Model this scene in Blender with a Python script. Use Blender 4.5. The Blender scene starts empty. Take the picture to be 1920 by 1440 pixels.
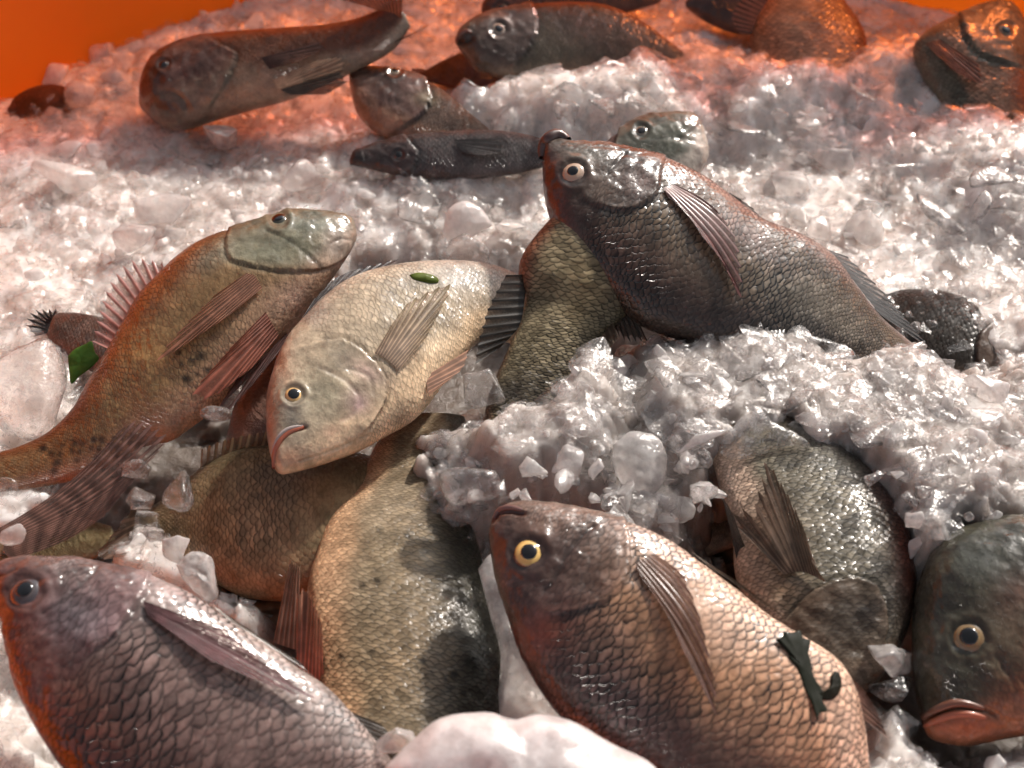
import bpy, bmesh, math, random
import numpy as np
from mathutils import Vector, Matrix
from mathutils.bvhtree import BVHTree

random.seed(7)
rng = np.random.default_rng(11)
SC = bpy.context.scene
COL = SC.collection

# ------------------------------------------------------------------ camera
W, H = 1920.0, 1440.0
CAM = np.array([0.0, 0.0, 0.60])
PITCH = math.radians(45)
LENS = 50.0
F = LENS / 36.0 * W
RT = np.array([1.0, 0, 0])
FW = np.array([0, math.cos(PITCH), -math.sin(PITCH)])
UP = np.array([0, math.sin(PITCH), math.cos(PITCH)])

def rays(px, py):
    px = np.asarray(px, float); py = np.asarray(py, float)
    d = FW * F + RT * (px[..., None] - W / 2) - UP * (py[..., None] - H / 2)
    return d / np.linalg.norm(d, axis=-1, keepdims=True)

def on_plane(px, py, p0, n):
    d = rays(px, py)
    t = ((p0 - CAM) @ n) / (d @ n)
    return CAM + d * t[..., None]

def at(px, py, z=0.0):
    return on_plane(np.array(float(px)), np.array(float(py)), np.array([0, 0, z]), np.array([0, 0, 1.0]))

def proj(P):
    q = P - CAM
    dz = q @ FW
    return np.stack([W / 2 + F * (q @ RT) / dz, H / 2 - F * (q @ UP) / dz], -1)

cam_d = bpy.data.cameras.new('camera'); cam = bpy.data.objects.new('camera', cam_d); COL.objects.link(cam)
cam.location = CAM; cam.rotation_euler = (math.pi / 2 - PITCH, 0, 0)
cam_d.lens = LENS; cam_d.sensor_width = 36; cam_d.clip_end = 500; cam_d.clip_start = 0.01
cam_d.dof.use_dof = True; cam_d.dof.focus_distance = 0.80; cam_d.dof.aperture_fstop = 7.5
SC.camera = cam

# ------------------------------------------------------------------ noise helpers
def hsh(i, j, k, seed):
    n = (i.astype(np.int64) * 374761393 + j.astype(np.int64) * 668265263 + k.astype(np.int64) * 2147483647 + seed * 1274126177) & 0xffffffff
    n = ((n ^ (n >> 13)) * 1274126177) & 0xffffffff
    n = (n ^ (n >> 16)) & 0xffffffff
    n = (n * 2246822519) & 0xffffffff
    n = n ^ (n >> 15)
    return (n & 0xffffff) / float(0xffffff)

def vnoise(P, freq, seed=0):
    p = P * freq
    i = np.floor(p).astype(np.int64); f = p - i; f = f * f * (3 - 2 * f)
    r = 0
    for a in (0, 1):
        wa = f[..., 0] if a else 1 - f[..., 0]
        for b in (0, 1):
            wb = f[..., 1] if b else 1 - f[..., 1]
            for c in (0, 1):
                wc = f[..., 2] if c else 1 - f[..., 2]
                r = r + wa * wb * wc * hsh(i[..., 0] + a, i[..., 1] + b, i[..., 2] + c, seed)
    return r

def fbm(P, freq, octv=3, seed=0):
    r, a, t = 0, 1.0, 0
    for o in range(octv):
        r = r + a * vnoise(P, freq * 2 ** o, seed + o * 17); t += a; a *= 0.5
    return r / t

def sstep(a, b, x):
    t = np.clip((x - a) / (b - a), 0, 1)
    return t * t * (3 - 2 * t)

def spline(pts, n, us=None):
    """Catmull-Rom through pts resampled by arc length"""
    p = np.array(pts, float)
    if len(p) == 2:
        dense = p[0] + (p[1] - p[0]) * np.linspace(0, 1, 60)[:, None]
    else:
        q = np.vstack([2 * p[0] - p[1], p, 2 * p[-1] - p[-2]])
        t = np.linspace(0, 1, 24, endpoint=False)[:, None]
        out = []
        for k in range(1, len(q) - 2):
            a, b, c, d = q[k - 1], q[k], q[k + 1], q[k + 2]
            out.append(0.5 * (2 * b + (c - a) * t + (2 * a - 5 * b + 4 * c - d) * t ** 2 + (3 * b - a - 3 * c + d) * t ** 3))
        out.append(p[-1:]); dense = np.vstack(out)
    L = np.concatenate([[0], np.cumsum(np.linalg.norm(np.diff(dense, axis=0), axis=1))]); L /= L[-1]
    u = np.linspace(0, 1, n) if us is None else us
    return np.stack([np.interp(u, L, dense[:, k]) for k in range(dense.shape[1])], -1)

def seg_dist(P, poly, closed=False):
    """distance to a polyline, sign of the side of the nearest segment"""
    poly = np.array(poly, float)
    if closed: poly = np.vstack([poly, poly[:1]])
    best = np.full(P.shape[:-1], 1e9); side = np.zeros(P.shape[:-1])
    for a, b in zip(poly[:-1], poly[1:]):
        ab = b - a
        t = np.clip(((P - a) @ ab) / max(ab @ ab, 1e-12), 0, 1)
        q = P - (a + t[..., None] * ab)
        d = np.sqrt((q ** 2).sum(-1))
        cr = ab[0] * (P[..., 1] - a[1]) - ab[1] * (P[..., 0] - a[0])
        m = d < best
        best = np.where(m, d, best); side = np.where(m, np.sign(cr), side)
    return best, side

def in_poly(P, poly):
    poly = np.array(poly, float); x, y = P[..., 0], P[..., 1]
    ins = np.zeros(x.shape, bool)
    for (x0, y0), (x1, y1) in zip(poly, np.roll(poly, -1, axis=0)):
        c = ((y0 > y) != (y1 > y)) & (x < (x1 - x0) * (y - y0) / (y1 - y0 + 1e-15) + x0)
        ins ^= c
    return ins

# ------------------------------------------------------------------ mesh helpers
def grid_mesh(name, V, nu, nv, wrap=False):
    """V (nu,nv,3): quads; wrap closes the v direction"""
    idx = np.arange(nu * nv).reshape(nu, nv)
    a = idx[:-1, :]; b = idx[1:, :]
    if wrap:
        a2 = np.roll(a, -1, 1); b2 = np.roll(b, -1, 1)
    else:
        a2 = a[:, 1:]; b2 = b[:, 1:]; a = a[:, :-1]; b = b[:, :-1]
    q = np.stack([a, a2, b2, b], -1).reshape(-1, 4)
    return raw_mesh(name, V.reshape(-1, 3), q)

def raw_mesh(name, V, faces, smooth=True):
    me = bpy.data.meshes.new(name)
    k = faces.shape[1]
    me.vertices.add(len(V)); me.vertices.foreach_set('co', np.ascontiguousarray(V, np.float32).ravel())
    me.loops.add(faces.size); me.loops.foreach_set('vertex_index', faces.astype(np.int32).ravel())
    me.polygons.add(len(faces))
    me.polygons.foreach_set('loop_start', np.arange(0, faces.size, k, dtype=np.int32))
    me.update(calc_edges=True); me.validate()
    me.polygons.foreach_set('use_smooth', np.full(len(me.polygons), smooth))
    me.update()
    return me

def set_col(me, name, rgb):
    c = np.ones((len(me.vertices), 4), np.float32); c[:, :rgb.shape[-1]] = rgb
    me.attributes.new(name, 'FLOAT_COLOR', 'POINT').data.foreach_set('color', c.ravel())

def set_f(me, name, v):
    me.attributes.new(name, 'FLOAT', 'POINT').data.foreach_set('value', np.ascontiguousarray(v, np.float32).ravel())

def set_v(me, name, v):
    me.attributes.new(name, 'FLOAT_VECTOR', 'POINT').data.foreach_set('vector', np.ascontiguousarray(v, np.float32).ravel())

def link(name, me, mat, parent=None):
    o = bpy.data.objects.new(name, me); COL.objects.link(o)
    if mat and not me.materials: me.materials.append(mat)
    if parent:
        o.parent = parent; o.matrix_parent_inverse = Matrix.Translation(-Vector(parent.location))
    return o

def tag(o, label=None, cat=None, group=None, kind=None):
    if label: o['label'] = label
    if cat: o['category'] = cat
    if group: o['group'] = group
    if kind: o['kind'] = kind
    return o

# ------------------------------------------------------------------ node helpers
class NT:
    def __init__(s, tree): s.t = tree; s.n = tree.nodes; s.l = tree.links
    def node(s, typ, **kw):
        n = s.n.new(typ)
        for k, v in kw.items():
            if k == 'inp':
                for a, b in v.items(): s.put(n.inputs[a], b)
            else: setattr(n, k, v)
        return n
    def put(s, sock, v):
        if isinstance(v, bpy.types.NodeSocket): s.l.new(v, sock)
        else: sock.default_value = v
    def m(s, op, a, b=0.0, c=None, clamp=False):
        n = s.n.new('ShaderNodeMath'); n.operation = op; n.use_clamp = clamp
        s.put(n.inputs[0], a)
        if op not in ('SQRT', 'FLOOR', 'FRACT', 'ABSOLUTE', 'ROUND', 'SINE'): s.put(n.inputs[1], b)
        if c is not None: s.put(n.inputs[2], c)
        return n.outputs[0]
    def ramp(s, v, a, b, c=0.0, d=1.0, smooth=True):
        n = s.n.new('ShaderNodeMapRange'); n.interpolation_type = 'SMOOTHSTEP' if smooth else 'LINEAR'
        for i, x in enumerate((v, a, b, c, d)): s.put(n.inputs[i], x)
        return n.outputs[0]
    def mixc(s, f, a, b, mode='MIX'):
        n = s.n.new('ShaderNodeMix'); n.data_type = 'RGBA'; n.blend_type = mode
        s.put(n.inputs[0], f); s.put(n.inputs[6], a); s.put(n.inputs[7], b)
        return n.outputs[2]
    def noise(s, vec, scale, detail=2.0, rough=0.5, dist=0.0):
        n = s.n.new('ShaderNodeTexNoise')
        if vec is not None: s.l.new(vec, n.inputs['Vector'])
        n.inputs['Scale'].default_value = scale; n.inputs['Detail'].default_value = detail
        n.inputs['Roughness'].default_value = rough; n.inputs['Distortion'].default_value = dist
        return n
    def noise_warp(s, vec, scale, amt):
        n = s.noise(vec, scale, 2.0)
        a = s.n.new('ShaderNodeVectorMath'); a.operation = 'MULTIPLY_ADD'
        s.l.new(n.outputs['Color'], a.inputs[0]); a.inputs[1].default_value = (amt, amt, amt); s.l.new(vec, a.inputs[2]); return a.outputs[0]
    def attr(s, name):
        n = s.n.new('ShaderNodeAttribute'); n.attribute_name = name; return n
    def mixs(s, f, a, b):
        n = s.n.new('ShaderNodeMixShader'); s.put(n.inputs[0], f); s.l.new(a, n.inputs[1]); s.l.new(b, n.inputs[2]); return n.outputs[0]
    def bump(s, h, strength, dist, normal=None):
        n = s.n.new('ShaderNodeBump'); s.put(n.inputs['Strength'], strength); n.inputs['Distance'].default_value = dist
        s.l.new(h, n.inputs['Height'])
        if normal is not None: s.l.new(normal, n.inputs['Normal'])
        return n.outputs['Normal']

def new_mat(name):
    m = bpy.data.materials.new(name); m.use_nodes = True; m.node_tree.nodes.clear()
    t = NT(m.node_tree); out = t.node('ShaderNodeOutputMaterial')
    return m, t, out

def C4(c): return (c[0], c[1], c[2], 1.0)

# ------------------------------------------------------------------ materials
def skin_mat():
    m, t, out = new_mat('wet_fish_skin')
    uv = t.attr('suv').outputs['Vector']
    geo = t.node('ShaderNodeNewGeometry').outputs['Position']
    nz = t.noise(uv, 0.33, 3.0, .6)
    off = t.node('ShaderNodeVectorMath', operation='MULTIPLY_ADD')
    t.l.new(nz.outputs['Color'], off.inputs[0]); off.inputs[1].default_value = (1.9, 1.7, 0); t.l.new(uv, off.inputs[2])
    sep = t.node('ShaderNodeSeparateXYZ'); t.l.new(off.outputs[0], sep.inputs[0])
    s, tt = sep.outputs[0], sep.outputs[1]
    R = 0.56
    def lattice(so, to):
        ss = t.m('ADD', s, so); t2 = t.m('ADD', tt, to)
        row = t.m('ROUND', t2); ta = t.m('SUBTRACT', t2, row)
        e = t.m('SQRT', t.m('SUBTRACT', R * R, t.m('MULTIPLY', ta, ta)))
        k = t.m('SUBTRACT', e, ss)
        d = t.m('SUBTRACT', k, t.m('FLOOR', k))
        cen = t.m('SUBTRACT', t.m('SUBTRACT', t.m('ADD', ss, d), e), so)
        return d, cen, t.m('SUBTRACT', row, to)
    d1, c1, r1 = lattice(0.0, 0.0)
    d2, c2, r2 = lattice(0.5, 0.5)
    pick = t.m('LESS_THAN', c2, c1)          # 1 -> lattice B lies on top
    def sel(a, b): return t.m('ADD', a, t.m('MULTIPLY', pick, t.m('SUBTRACT', b, a)))
    d = sel(d1, d2); cen = sel(c1, c2); row = sel(r1, r2)
    cb = t.node('ShaderNodeCombineXYZ'); t.l.new(cen, cb.inputs[0]); t.l.new(row, cb.inputs[1])
    wn = t.node('ShaderNodeTexWhiteNoise', noise_dimensions='3D')
    rnd3 = t.node('ShaderNodeVectorMath', operation='SNAP'); t.l.new(cb.outputs[0], rnd3.inputs[0]); rnd3.inputs[1].default_value = (0.25, 0.25, 0.25)
    add = t.node('ShaderNodeVectorMath', operation='ADD'); t.l.new(cb.outputs[0], add.inputs[0]); add.inputs[1].default_value = (0.11, 0.11, 0.11)
    t.l.new(add.outputs[0], rnd3.inputs[0]); t.l.new(rnd3.outputs[0], wn.inputs[0])
    scl = t.attr('scl').outputs['Fac']
    con = t.attr('con').outputs['Fac']
    edge = t.ramp(d, 0.0, 0.34)
    base_dark = t.ramp(d, 0.45, 0.95)
    tone = t.m('SUBTRACT', t.m('ADD', t.m('MULTIPLY', edge, 0.85), 0.25), t.m('MULTIPLY', base_dark, 0.45))
    tone = t.m('MULTIPLY', tone, t.ramp(wn.outputs[0], 0, 1, 0.72, 1.3, smooth=False))
    k = t.m('MULTIPLY', scl, con)
    tone = t.m('ADD', 1.0, t.m('MULTIPLY', k, t.m('SUBTRACT', tone, 1.0)))
    col = t.attr('Col').outputs['Color']
    vm = t.node('ShaderNodeVectorMath', operation='SCALE'); t.l.new(col, vm.inputs[0]); t.l.new(tone, vm.inputs['Scale'])
    fine = t.noise(geo, 420, 3.0, 0.6)
    mot = t.noise(geo, 95, 4.0, 0.65)
    f2 = t.m('MULTIPLY', t.ramp(mot.outputs[0], 0.3, 0.7, 0.74, 1.22), t.ramp(fine.outputs[0], 0.25, 0.75, 0.85, 1.15))
    vm2 = t.node('ShaderNodeVectorMath', operation='SCALE'); t.l.new(vm.outputs[0], vm2.inputs[0]); t.l.new(f2, vm2.inputs['Scale'])
    h = t.m('MULTIPLY', t.m('SUBTRACT', 1.0, d), scl)
    scr = t.m('MULTIPLY', h, t.ramp(wn.outputs[0], 0, 1, 0.6, 1.3))
    n1 = t.bump(scr, 0.75, 0.0011)
    wet = t.noise(geo, 170, 2.0, 0.5)
    n2 = t.bump(wet.outputs[0], 0.22, 0.002, n1)
    n3 = t.bump(t.m('ADD', fine.outputs[0], t.m('MULTIPLY', t.m('SUBTRACT', 1.0, scl), t.m('MULTIPLY', mot.outputs[0], 3.0))), 0.2, 0.0009, n2)
    nc0 = t.bump(scr, 0.7, 0.0011)
    nc = t.bump(t.noise(geo, 75, 3.0, 0.55).outputs[0], 0.6, 0.0026, nc0)
    b = t.node('ShaderNodeBsdfPrincipled')
    t.l.new(vm2.outputs[0], b.inputs['Base Color']); t.l.new(n3, b.inputs['Normal']); t.l.new(nc, b.inputs['Coat Normal'])
    t.put(b.inputs['Roughness'], t.ramp(mot.outputs[0], 0.3, 0.7, 0.30, 0.48))
    b.inputs['Specular IOR Level'].default_value = 0.14
    t.put(b.inputs['Coat Weight'], t.attr('wet').outputs['Fac']); b.inputs['Coat Roughness'].default_value = 0.19; b.inputs['Coat IOR'].default_value = 1.5
    t.l.new(b.outputs[0], out.inputs[0])
    return m

def fin_mat():
    m, t, out = new_mat('wet_fin_membrane')
    uv = t.attr('suv').outputs['Vector']
    sep = t.node('ShaderNodeSeparateXYZ'); t.l.new(uv, sep.inputs[0])
    col = t.attr('Col').outputs['Color']
    r = t.m('ABSOLUTE', t.m('SINE', t.m('MULTIPLY', sep.outputs[1], math.pi)))     # 0 on a ray, 1 between rays
    ray = t.ramp(r, 0.15, 0.8, 1.25, 0.62)
    geo = t.node('ShaderNodeNewGeometry').outputs['Position']
    mot = t.noise(geo, 140, 3.0)
    tone = t.m('MULTIPLY', ray, t.ramp(mot.outputs[0], 0.3, 0.7, 0.75, 1.25))
    vm = t.node('ShaderNodeVectorMath', operation='SCALE'); t.l.new(col, vm.inputs[0]); t.l.new(tone, vm.inputs['Scale'])
    n1 = t.bump(t.m('SUBTRACT', 1.0, r), 0.4, 0.0009)
    b = t.node('ShaderNodeBsdfPrincipled')
    t.l.new(vm.outputs[0], b.inputs['Base Color']); t.l.new(n1, b.inputs['Normal'])
    b.inputs['Roughness'].default_value = 0.45; b.inputs['Specular IOR Level'].default_value = .2; b.inputs['Coat Weight'].default_value = 0.5; b.inputs['Coat Roughness'].default_value = 0.2
    t.l.new(n1, b.inputs['Coat Normal'])
    tr = t.node('ShaderNodeBsdfTranslucent'); t.l.new(vm.outputs[0], tr.inputs[0])
    tp = t.node('ShaderNodeBsdfTransparent'); tp.inputs[0].default_value = (1, .9, .85, 1)
    a = t.mixs(0.25, b.outputs[0], tr.outputs[0])
    clear = t.m('MULTIPLY', t.attr('thin').outputs['Fac'], t.ramp(r, 0.3, 0.9))
    t.l.new(t.mixs(clear, a, tp.outputs[0]), out.inputs[0])
    return m

def simple_mat(name, color, rough=0.4, coat=0.0, noise_scale=60, var=0.25, bump=0.0, coat_rough=0.05, sss=0.0):
    m, t, out = new_mat(name)
    geo = t.node('ShaderNodeNewGeometry').outputs['Position']
    nz = t.noise(geo, noise_scale, 4.0, 0.6)
    c = t.mixc(nz.outputs[0], C4([x * (1 - var) for x in color]), C4([min(1, x * (1 + var)) for x in color]))
    b = t.node('ShaderNodeBsdfPrincipled'); t.l.new(c, b.inputs['Base Color'])
    b.inputs['Roughness'].default_value = rough; b.inputs['Coat Weight'].default_value = coat; b.inputs['Coat Roughness'].default_value = coat_rough
    if bump: t.l.new(t.bump(nz.outputs[0], bump, 0.003), b.inputs['Normal'])
    t.l.new(b.outputs[0], out.inputs[0]); return m

def vcol_mat(name, rough=0.1, coat=1.0):
    m, t, out = new_mat(name)
    b = t.node('ShaderNodeBsdfPrincipled'); t.l.new(t.attr('Col').outputs['Color'], b.inputs['Base Color'])
    b.inputs['Roughness'].default_value = rough; b.inputs['Coat Weight'].default_value = coat; b.inputs['Coat Roughness'].default_value = 0.03
    t.l.new(b.outputs[0], out.inputs[0]); return m

SKIN = skin_mat(); FIN = fin_mat()
EYE = vcol_mat('wet_eye'); PUPIL = simple_mat('black_pupil', (0.004, 0.004, 0.005), 0.05, 1.0)
LIP = vcol_mat('wet_lip', 0.35, 0.7)
# ------------------------------------------------------------------ fish
ALL_FISH = []

def tube_mesh(name, pts, radii, col, sides=10):
    pts = np.array(pts); n = len(pts); V = []
    tan = np.gradient(pts, axis=0); tan /= np.linalg.norm(tan, axis=1, keepdims=True) + 1e-12
    ref = np.array([0.1, -0.6, 0.8])
    for k in range(n):
        a = np.cross(tan[k], ref); a /= np.linalg.norm(a); b = np.cross(a, tan[k])
        ang = np.linspace(0, 2 * math.pi, sides, endpoint=False)
        V.append(pts[k] + radii[k] * (np.cos(ang)[:, None] * a + np.sin(ang)[:, None] * b))
    me = grid_mesh(name, np.array(V), n, sides, wrap=True)
    set_col(me, 'Col', np.tile(np.array(col, float), (n * sides, 1)))
    return me

class Fish:
    def __init__(s, name, label, dorsal, ventral, z, N=(0, -0.3, 0.95), res=(170, 64), pal=None, ratio=1.0, rows=19, con=0.8,
                 eye=None, opercle=None, headpt=None, headu=None, creases=(), blobs=(), cat='fish', group='whole fish lying on the ice', seed=0,
                 spots=0, spotpx=None, tilt=None, head_scale=0.25, belly=(-.45, -.95), back=(.25, .9), aspect=0.95, prof=None, wet=.85, hbelly=.75, gain=1.0, opst=1.0, hnoise=1.0):
        s.N = np.array(N, float); s.N /= np.linalg.norm(s.N)
        nu, nv = res
        us = np.linspace(0, 1, nu) ** 1.3
        D2 = spline(dorsal, 0, us); V2 = spline(ventral, 0, us)
        ref = (D2[nu // 2] + V2[nu // 2]) / 2
        s.p0 = on_plane(ref[0], ref[1], np.array([0, 0, z]), np.array([0, 0, 1.0]))
        D3 = on_plane(D2[:, 0], D2[:, 1], s.p0, s.N); V3 = on_plane(V2[:, 0], V2[:, 1], s.p0, s.N)
        C = (D3 + V3) / 2; hv = (D3 - V3) / 2
        hh = np.linalg.norm(hv, axis=1)
        hmax = hh.max(); s.hmax = hmax
        pu, pr = prof if prof else ([0, .06, .2, .4, .65, .9, 1.0], [.85, .66, .50, .44, .38, .34, .28])
        th = hh * np.interp(us, pu, pr) * ratio
        th = np.convolve(np.pad(th, 4, mode='edge'), np.ones(9) / 9, 'valid'); th[0] = hh[0] * .5
        ang = np.linspace(0, math.pi, nv + 1)
        c_, s_ = np.cos(ang), np.sin(ang) ** 0.86
        hvd = hv / (hh[:, None] + 1e-9)
        base = C[:, None, :] + hv[:, None, :] * c_[None, :, None]
        vis = base + s.N * (th[:, None] * s_)[..., None]
        nrm = hvd[:, None, :] * (c_[None, :] * th[:, None])[..., None] + s.N * (np.sin(ang)[None, :] * hh[:, None])[..., None]
        nrm /= np.linalg.norm(nrm, axis=-1, keepdims=True) + 1e-9
        px = proj(vis)
        U = np.repeat(us[:, None], nv + 1, 1); Vv = np.repeat(c_[None, :], nu, 0)
        s.px = px; depthpx = np.linalg.norm(vis - CAM, axis=-1) / F      # metres per pixel
        disp = np.zeros((nu, nv + 1)); dark = np.ones((nu, nv + 1))
        scl = np.ones((nu, nv + 1))
        # colour
        pal = dict(pal)
        P3 = vis + seed * 3.17
        n1 = fbm(P3, 28, 4, 3 + seed) - .5; n2 = fbm(P3, 80, 3, 9 + seed) - .5
        cf, cd, cb, ch = [np.array(pal[k], float) for k in ('flank', 'back', 'belly', 'head')]
        wb = sstep(belly[0], belly[1], Vv + n1 * .7)[..., None]; wd = sstep(back[0], back[1], Vv + n1 * .7)[..., None]
        col = cf * (1 - wd) + cd * wd; col = col * (1 - wb) + cb * wb
        # gill cover
        headmask = np.zeros((nu, nv + 1))
        if opercle is not None:
            op = spline(opercle, 40)
            dd, sg = seg_dist(px, op)
            hp = np.array(headpt if headpt is not None else eye[:2], float)[None, :]
            hs = seg_dist(hp, op)[1][0]
            ahead = sg * hs > 0
            flat = px.reshape(-1, 2)
            uo = []; vo = []
            for q in op[::3]:
                k = np.argmin(((flat - q) ** 2).sum(1)); uo.append(U.ravel()[k]); vo.append(Vv.ravel()[k])
            o_ = np.argsort(vo); uop = np.interp(c_, np.array(vo)[o_], np.array(uo)[o_])
            headmask = sstep(0.012 / opst ** 1.5, -0.012 / opst ** 1.5, U - uop[None, :])
            near = np.where(ahead, np.exp(-dd / 26), 0); disp += 0.0017 * near * opst
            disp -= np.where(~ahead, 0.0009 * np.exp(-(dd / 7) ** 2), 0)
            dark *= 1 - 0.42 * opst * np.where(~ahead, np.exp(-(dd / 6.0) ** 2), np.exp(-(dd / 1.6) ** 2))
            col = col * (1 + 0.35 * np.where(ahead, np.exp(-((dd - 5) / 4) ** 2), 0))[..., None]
        elif headu is not None:
            headmask = sstep(headu + .015, headu - .015, U + n1 * .05)
        hw = (headmask * np.clip(0.85 + n1 * 1.2, 0, 1))[..., None]
        hb = np.clip(wb * hbelly, 0, 1)
        col = col * (1 - hw) + (ch * (1 - hb) + cb * hb) * hw
        scl *= 1 - headmask * (1 - head_scale)
        scl *= sstep(0.03, 0.12, U)
        wr = fbm(vis + 5, 190, 3, 21 + seed) - .5
        disp += headmask * wr * 0.0020 * hnoise + n1 * 0.0016
        hn_ = fbm(vis + 11, 60, 4, 33 + seed); col = col * (1 + headmask * (hn_ - .5) * 1.5 * hnoise)[..., None]
        if eye is not None:
            ex, ey, er = eye
            de = np.hypot(px[..., 0] - ex, (px[..., 1] - ey) * 1.08)
            disp += 0.0006 * np.exp(-((de - 1.42 * er) / (.24 * er)) ** 2) - 0.0012 * np.exp(-(de / er) ** 4)
            dark *= 1 - .45 * np.exp(-((de - 1.08 * er) / (.16 * er)) ** 2)
            scl *= sstep(1.5 * er, 2.6 * er, de)
        for poly, w, dep, ccol, st in creases:
            dc, _ = seg_dist(px, spline(poly, 30))
            g = np.exp(-(dc / w) ** 2)
            disp -= dep * .7 * g
            if ccol is not None: col = col * (1 - (st * g)[..., None]) + np.array(ccol) * (st * g)[..., None]
            elif st: dark *= 1 - st * g
        for bx, by, rx, ry, rot, bc, st in blobs:
            cr, sr = math.cos(math.radians(rot)), math.sin(math.radians(rot))
            dx = px[..., 0] - bx; dy = px[..., 1] - by
            q = ((dx * cr + dy * sr) / rx) ** 2 + ((-dx * sr + dy * cr) / ry) ** 2
            g = np.clip(np.exp(-q * (1 + n1 * 1.2 + n2)) * st * (1 + n2 * .9), 0, 1)[..., None]
            col = col * (1 - g) + np.array(bc, float) * g
        r_ = np.random.default_rng(100 + seed)
        if spots:
            pts = np.array(spotpx, float) if spotpx is not None else np.zeros((0, 2))
            for q in pts:
                dq = np.hypot(px[..., 0] - q[0], px[..., 1] - q[1]); sz = r_.uniform(5, 9.5)
                dark *= 1 - .85 * np.exp(-(dq / sz) ** 4) * r_.uniform(.7, 1)
        col = col * .74 * gain; col = np.clip(col * dark[..., None] * (1 + n2 * .55 + n1 * .25)[..., None], 0.004, .95)
        vis = vis + nrm * disp[..., None]
        # far side mirrors the near one
        hid = base - s.N * (th[:, None] * s_)[..., None]
        Vall = np.concatenate([vis, hid[:, nv - 1:0:-1]], 1)
        mir = lambda a: np.concatenate([a, a[:, nv - 1:0:-1]], 1)
        step = np.linalg.norm(np.diff(C, axis=0, prepend=C[:1]), axis=1)
        rowh = np.maximum(hh, .5 * hmax) * 2.35 / rows
        S = np.cumsum(step / (rowh * aspect))
        T = ang / math.pi * rows
        suv = np.stack([np.repeat(S[:, None], nv + 1, 1), np.repeat(T[None, :], nu, 0), np.zeros((nu, nv + 1))], -1) + np.array([seed * 7.3, seed * 3.0, 0])
        Vall[-1] = Vall[-1].mean(0) * .6 + Vall[-1] * .4
        loc = C[int(nu * .45)] - s.N * th.max() * 0.9
        root = bpy.data.objects.new(name, None); COL.objects.link(root); root.location = loc; root.empty_display_size = .03
        tag(root, label, cat, group)
        s.root, s.loc = root, loc
        nvt = 2 * nv
        me = grid_mesh('body', Vall - loc, nu, nvt, wrap=True)
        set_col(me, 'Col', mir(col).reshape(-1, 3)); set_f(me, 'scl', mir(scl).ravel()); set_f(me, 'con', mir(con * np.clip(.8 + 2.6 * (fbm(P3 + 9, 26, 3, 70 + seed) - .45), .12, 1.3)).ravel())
        set_f(me, 'wet', np.full(nu * nvt, wet)); set_v(me, 'suv', mir(suv).reshape(-1, 3))
        link('body', me, SKIN, root)
        root.children[0].parent = root; root.children[0].matrix_parent_inverse = Matrix.Identity(4)
        ii = np.arange(nu * nvt).reshape(nu, nvt)
        st = 2
        sub = Vall[::st, ::st]; n_u, n_v = sub.shape[:2]
        idx = np.arange(n_u * n_v).reshape(n_u, n_v)
        q = np.stack([idx[:-1], np.roll(idx, -1, 1)[:-1], np.roll(idx, -1, 1)[1:], idx[1:]], -1).reshape(-1, 4)
        s.bvh = BVHTree.FromPolygons([tuple(v) for v in sub.reshape(-1, 3)], [tuple(int(x) for x in f) for f in q])
        s.seed = seed
        if eye is not None: s.make_eye(eye, pal)
        ALL_FISH.append(s)

    def hit(s, x, y, off=0.0):
        d = rays(np.array(x), np.array(y))
        h, n, i, t = s.bvh.ray_cast(Vector(CAM), Vector(d))
        if h is None: return None
        n = np.array(n)
        if n @ d > 0: n = -n
        return np.array(h), n

    def child(s, name, me, mat, label=None, parent=None):
        o = bpy.data.objects.new(name, me); COL.objects.link(o)
        if not me.materials: me.materials.append(mat)
        o.parent = parent or s.root
        if label: o['label'] = label
        return o

    def make_eye(s, eye, pal):
        x, y, r = eye
        h = s.hit(x, y)
        if h is None: return
        p, n = h
        n = n * .75 + s.N * .25; n /= np.linalg.norm(n)
        R = r * (np.linalg.norm(p - CAM) / F)
        p = p - n * R * .22
        a = np.cross(n, [0, 0.3, 1.0]); a /= np.linalg.norm(a); b = np.cross(n, a)
        iris = np.array(pal.get('iris', (.55, .36, .12))); rim = np.array(pal.get('rim', (.06, .05, .045)))
        def dome(name, rad, hgt, off, colf, nr=12, ns=32):
            rho = np.linspace(0.0, 1, nr); an = np.linspace(0, 2 * math.pi, ns, endpoint=False)
            V = p + n * (off + hgt * np.sqrt(np.clip(1 - rho ** 2, 0, 1)))[:, None, None] + rad * rho[:, None, None] * (np.cos(an)[None, :, None] * a + np.sin(an)[None, :, None] * b)
            me = grid_mesh(name, V - s.loc, nr, ns, wrap=True)
            set_col(me, 'Col', np.repeat(colf(rho)[:, None, :], ns, 1).reshape(-1, 3)); return me
        pr = pal.get('pupil', .5)
        def icol(rho):
            w = sstep(.80, .92, rho)[:, None]; inner = sstep(pr + .16, pr + .02, rho)[:, None]
            c = iris * (1 - w) + rim * w
            return c * (1 - inner * .0) + np.array([.85, .6, .25]) * iris.max() * inner * .35
        e = s.child('eye', dome('eye', R, R * .5, 0, icol), EYE)
        s.child('pupil', dome('pupil', R * pr, R * .12, R * (.5 * math.sqrt(1 - pr * pr) + .03), lambda q: np.zeros((len(q), 3))), PUPIL, parent=e)

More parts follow.
